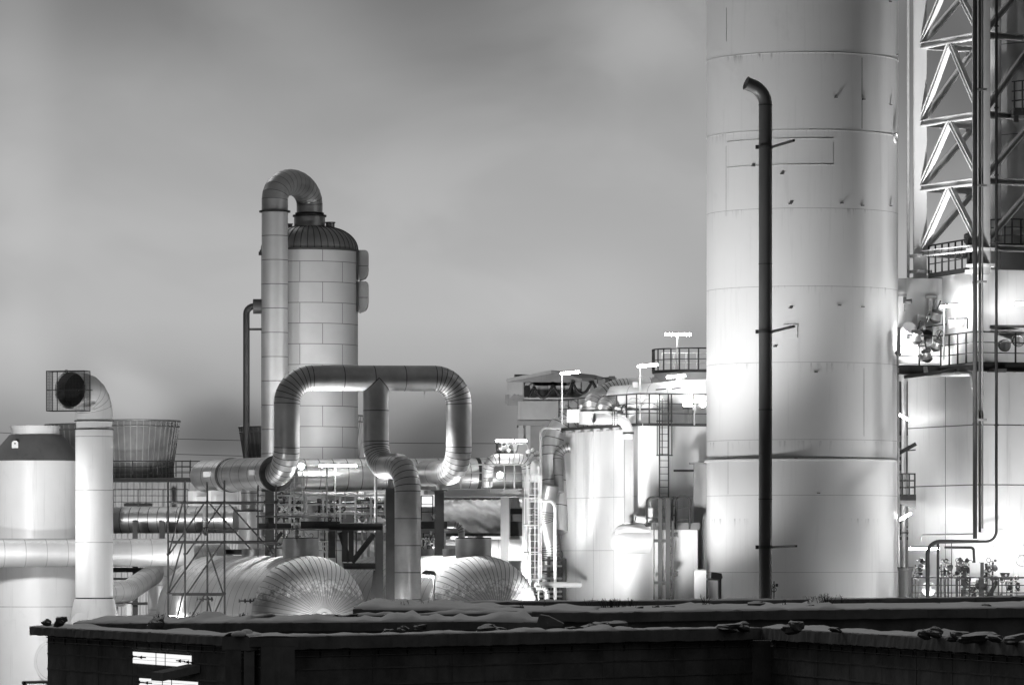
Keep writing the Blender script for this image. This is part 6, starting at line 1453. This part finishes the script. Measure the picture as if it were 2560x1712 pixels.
# stones and rubble on the walls
def stone_mesh(seed):
    b = MB(); rnd = random.Random(seed); n, m = 14, 8; ids = []
    off = Vector((seed * 3.7, seed, 0))
    for j in range(m + 1):
        th = math.pi * j / m; row = []
        for i in range(n):
            a = 2 * math.pi * i / n; v = Vector((math.sin(th) * math.cos(a), math.sin(th) * math.sin(a), math.cos(th)))
            bx = max(abs(v.x), abs(v.y), abs(v.z)); v = v * (.65 + .35 / bx) * (1 + .55 * fbm(v + off, .9, 3)); row.append(b.vert(v * .5 + UP * .3))
        ids.append(row)
    for j in range(m):
        for i in range(n): b.face((ids[j][i], ids[j + 1][i], ids[j + 1][(i + 1) % n], ids[j][(i + 1) % n]), 'stone', False)
    return b
protos = []
STONES = [(388, 1552, 131, .26, .17, 'flat dark stone at the tip end of the parapet arm', 118), (560, 1548, 131.5, .3, .22, 'jagged dark stones heaped next to the vent pipe foot', 150),
 (392, 1556, 131.5, .42, .36, 'angular block leaning on the inner wall by the scaffold', 388), (836, 1539, 137, .26, .12, 'dark stone at the centre of the ribbed vessel end', 836), (876, 1538, 137, .5, .1, 'long snow dusted stone right of the ribbed vessel centre', 876),
 (1072, 1521, 142.5, .36, .16, 'pair topping stone on the slab beside the lamp post', 1072), (1098, 1520, 142.7, .26, .18, 'round dark stone on the slab beside the lamp post', 1098),
 (1175, 1530, 141.4, .34, .18, 'dark stone perched on the slab edge', 1175), (1201, 1531, 141.3, .15, .1, 'tiny pebble on the slab edge', 1201), (1050, 1566, 133, .4, .2, 'snow covered stone lying against the inner wall', 1050), (1008, 1570, 129, .3, .2, 'pale upright stone before the inner wall', 1008), (968, 1576, 126, .28, .14, 'low pale stone on the long parapet', 968),
 (1215, 1570, 130, .5, .3, 'largest snowy boulder on the long parapet', 1215), (1245, 1572, 130, .5, .2, 'flat snowy boulder beside the largest one', 1246), (1420, 1572, 131, .35, .22, 'dark stone near the rubble wedge', 1424),
 (1475, 1567, 132, .45, .25, 'stone under the flat rubble slabs', 1472), (1500, 1558, 132.5, .6, .14, 'long flat slab topping the rubble heap', 1500), (1535, 1557, 132.5, .55, .18, 'broken slab end topping the rubble heap', 1535), (1520, 1564, 132.5, .5, .3, 'dark lump inside the rubble heap', 1520),
 (1598, 1521, 143, .36, .18, 'stone beside the thick weed clump on the slab', 1596), (1641, 1516, 143.2, .22, .14, 'small stone on the slab before the white block', 1641), (1668, 1516, 143.3, .4, .12, 'flat stone on the slab before the white block', 1666),
 (1885, 1508, 143.6, .5, .2, 'long stone on the slab just past the exhaust pipe', 1885), (1905, 1508, 143.7, .28, .15, 'short stone touching the long one past the exhaust pipe', 1904),
 (1820, 1564, 134.5, .7, .2, 'low snowy stone heap at the far corner', 1820), (1855, 1561, 135, .5, .26, 'taller snowy stone at the far corner', 1856), (1985, 1561, 130.5, .45, .3, 'angular snowy block past the far corner', 1984), (1970, 1566, 130.5, .3, .16, 'small stone by the angular snowy block', 1968),
 (2087, 1571, 127.5, .3, .14, 'lone small snowy bump on the bending parapet', 2087), (2314, 1580, 119, .36, .2, 'leaning dark stone of the pair on the bending parapet', 2312), (2335, 1574, 119, .46, .24, 'upright snow capped brick of the pair on the bending parapet', 2335), (2392, 1584, 117, .5, .22, 'single flat snow capped brick on the bending parapet', 2392),
 (2440, 1588, 115.5, .8, .22, 'broad snow capped slab near the picture edge', 2441), (2490, 1592, 114.2, .4, .18, 'small snowy stone between the slabs near the picture edge', 2488), (2545, 1592, 113, .6, .22, 'snow capped stone at the very picture edge', 2540),
 (2460, 1512, 143.5, .4, .14, 'dark stone in the drift at the far end of the slab', 2462), (2040, 1514, 143.2, .3, .1, 'stone beside the dark weed on the slab', 2020)]
for k, (px_, py, d_, w_, h_, l, px) in enumerate(STONES):
    p = pt(px, py, d_)
    if k < 5:
        o = stone_mesh(k + 1).build('loose_stone', None); o.data.transform(Matrix.Translation(ORG[o.name])); protos.append(o)
        o['label'] = l; o['category'] = 'stone'; o['group'] = 'loose stones on the quay walls'; o.location = p - UP * h_ * .55
    else:
        o = copy_thing(protos[k % 5], p - UP * h_ * .55, l)
    o.scale = (w_ * 1.05, w_ * .85, h_ * 1.05); o.rotation_euler = (0, random.uniform(-.15, .15), random.uniform(-.4, .4))
t = thing('rubble_wedge', 'pointed broken slab with dark twigs lying between the walls', 'rubble', pt(1370, 1560, 133.5))
MB().prism([pt(1340, 1565, 133), pt(1348, 1536, 133), pt(1372, 1540, 133), pt(1410, 1559, 133), pt(1408, 1565, 133)][::-1], YA * .7, 'concrete').build('slab', t)
MB().prism([pt(1352, 1537, 133.05), pt(1352, 1535, 133.05), pt(1373, 1538.5, 133.05), pt(1410, 1557, 133.05), pt(1408, 1560, 133.05)][::-1], YA * .55, 'snow').build('snow_cap', t)

# dry weeds
def weed(px, py, D_, n, h, label, spread=.2, seed=0):
    rnd = random.Random(seed); b = MB(); p = pt(px, py, D_)
    for i in range(n):
        x_ = rnd.gauss(0, spread); a = Vector((rnd.gauss(0, .25) + x_ * .5, rnd.gauss(0, .25), 1)).normalized(); hh = h * rnd.uniform(.4, 1.05); q = p + XA * x_ - UP * .08
        m_ = q + a * hh * .55 + Vector((rnd.gauss(0, .02), 0, 0)); e = m_ + (a + Vector((rnd.gauss(0, .3), 0, .1))).normalized() * hh * .45
        b.sweep([q, m_, e], [.009, .007, .004], 'weed', n=4)
        for k in range(rnd.choice((1, 2, 3))):
            f = rnd.uniform(.4, .9); s_ = q.lerp(m_, f) if f < .6 else m_.lerp(e, f - .4); b.sweep([s_, s_ + Vector((rnd.gauss(0, .6), rnd.gauss(0, .3), .8)) * h * rnd.uniform(.12, .28)], [.005, .003], 'weed', n=4)
    b.build('dry_weed', None, label, 'weed', 'dry weeds on the quay walls')
weed(1003, 1520, 142.5, 3, .42, 'single tall dry stalk before the downward loop leg', .03, 1); weed(1045, 1517, 142.8, 9, .3, 'thin tuft of dry stalks beside the loop leg', .13, 2)
weed(1303, 1514, 143, 3, .3, 'lone dry stalk before the frosty vessel edge', .03, 3); weed(1361, 1513, 143, 3, .28, 'dry stalk just in front of the pump elbow', .03, 4)
weed(1472, 1508, 144, 3, .28, 'thin dry stalk before the tank corner', .03, 5); weed(1535, 1512, 143.4, 60, .32, 'wide dense clump of dark weeds before the white tank', .2, 6); weed(1578, 1508, 143.6, 8, .3, 'thin weeds beside the wide dense clump', .06, 7)
weed(1762, 1504, 144, 8, .46, 'spreading dry weed before the white cabinet', .06, 8); weed(1964, 1504, 144, 5, .2, 'short weed just right of the exhaust pipe', .04, 9)
weed(2032, 1502, 144, 14, .26, 'faint low tuft of weeds before the stack', .1, 10); weed(2060, 1505, 143.6, 26, .38, 'dark thick tuft of weeds before the stack', .09, 11); weed(2107, 1500, 144.5, 5, .3, 'slanted dry stalk with a heavy head before the stack', .03, 12)
weed(397, 1546, 131.5, 14, .28, 'ragged weed on the angular block by the scaffold', .08, 13); weed(492, 1542, 137.5, 16, .26, 'ragged weed tuft under the scaffold', .09, 14); weed(607, 1541, 137.2, 22, .22, 'small dark weed bush under the sampling valve', .06, 15)
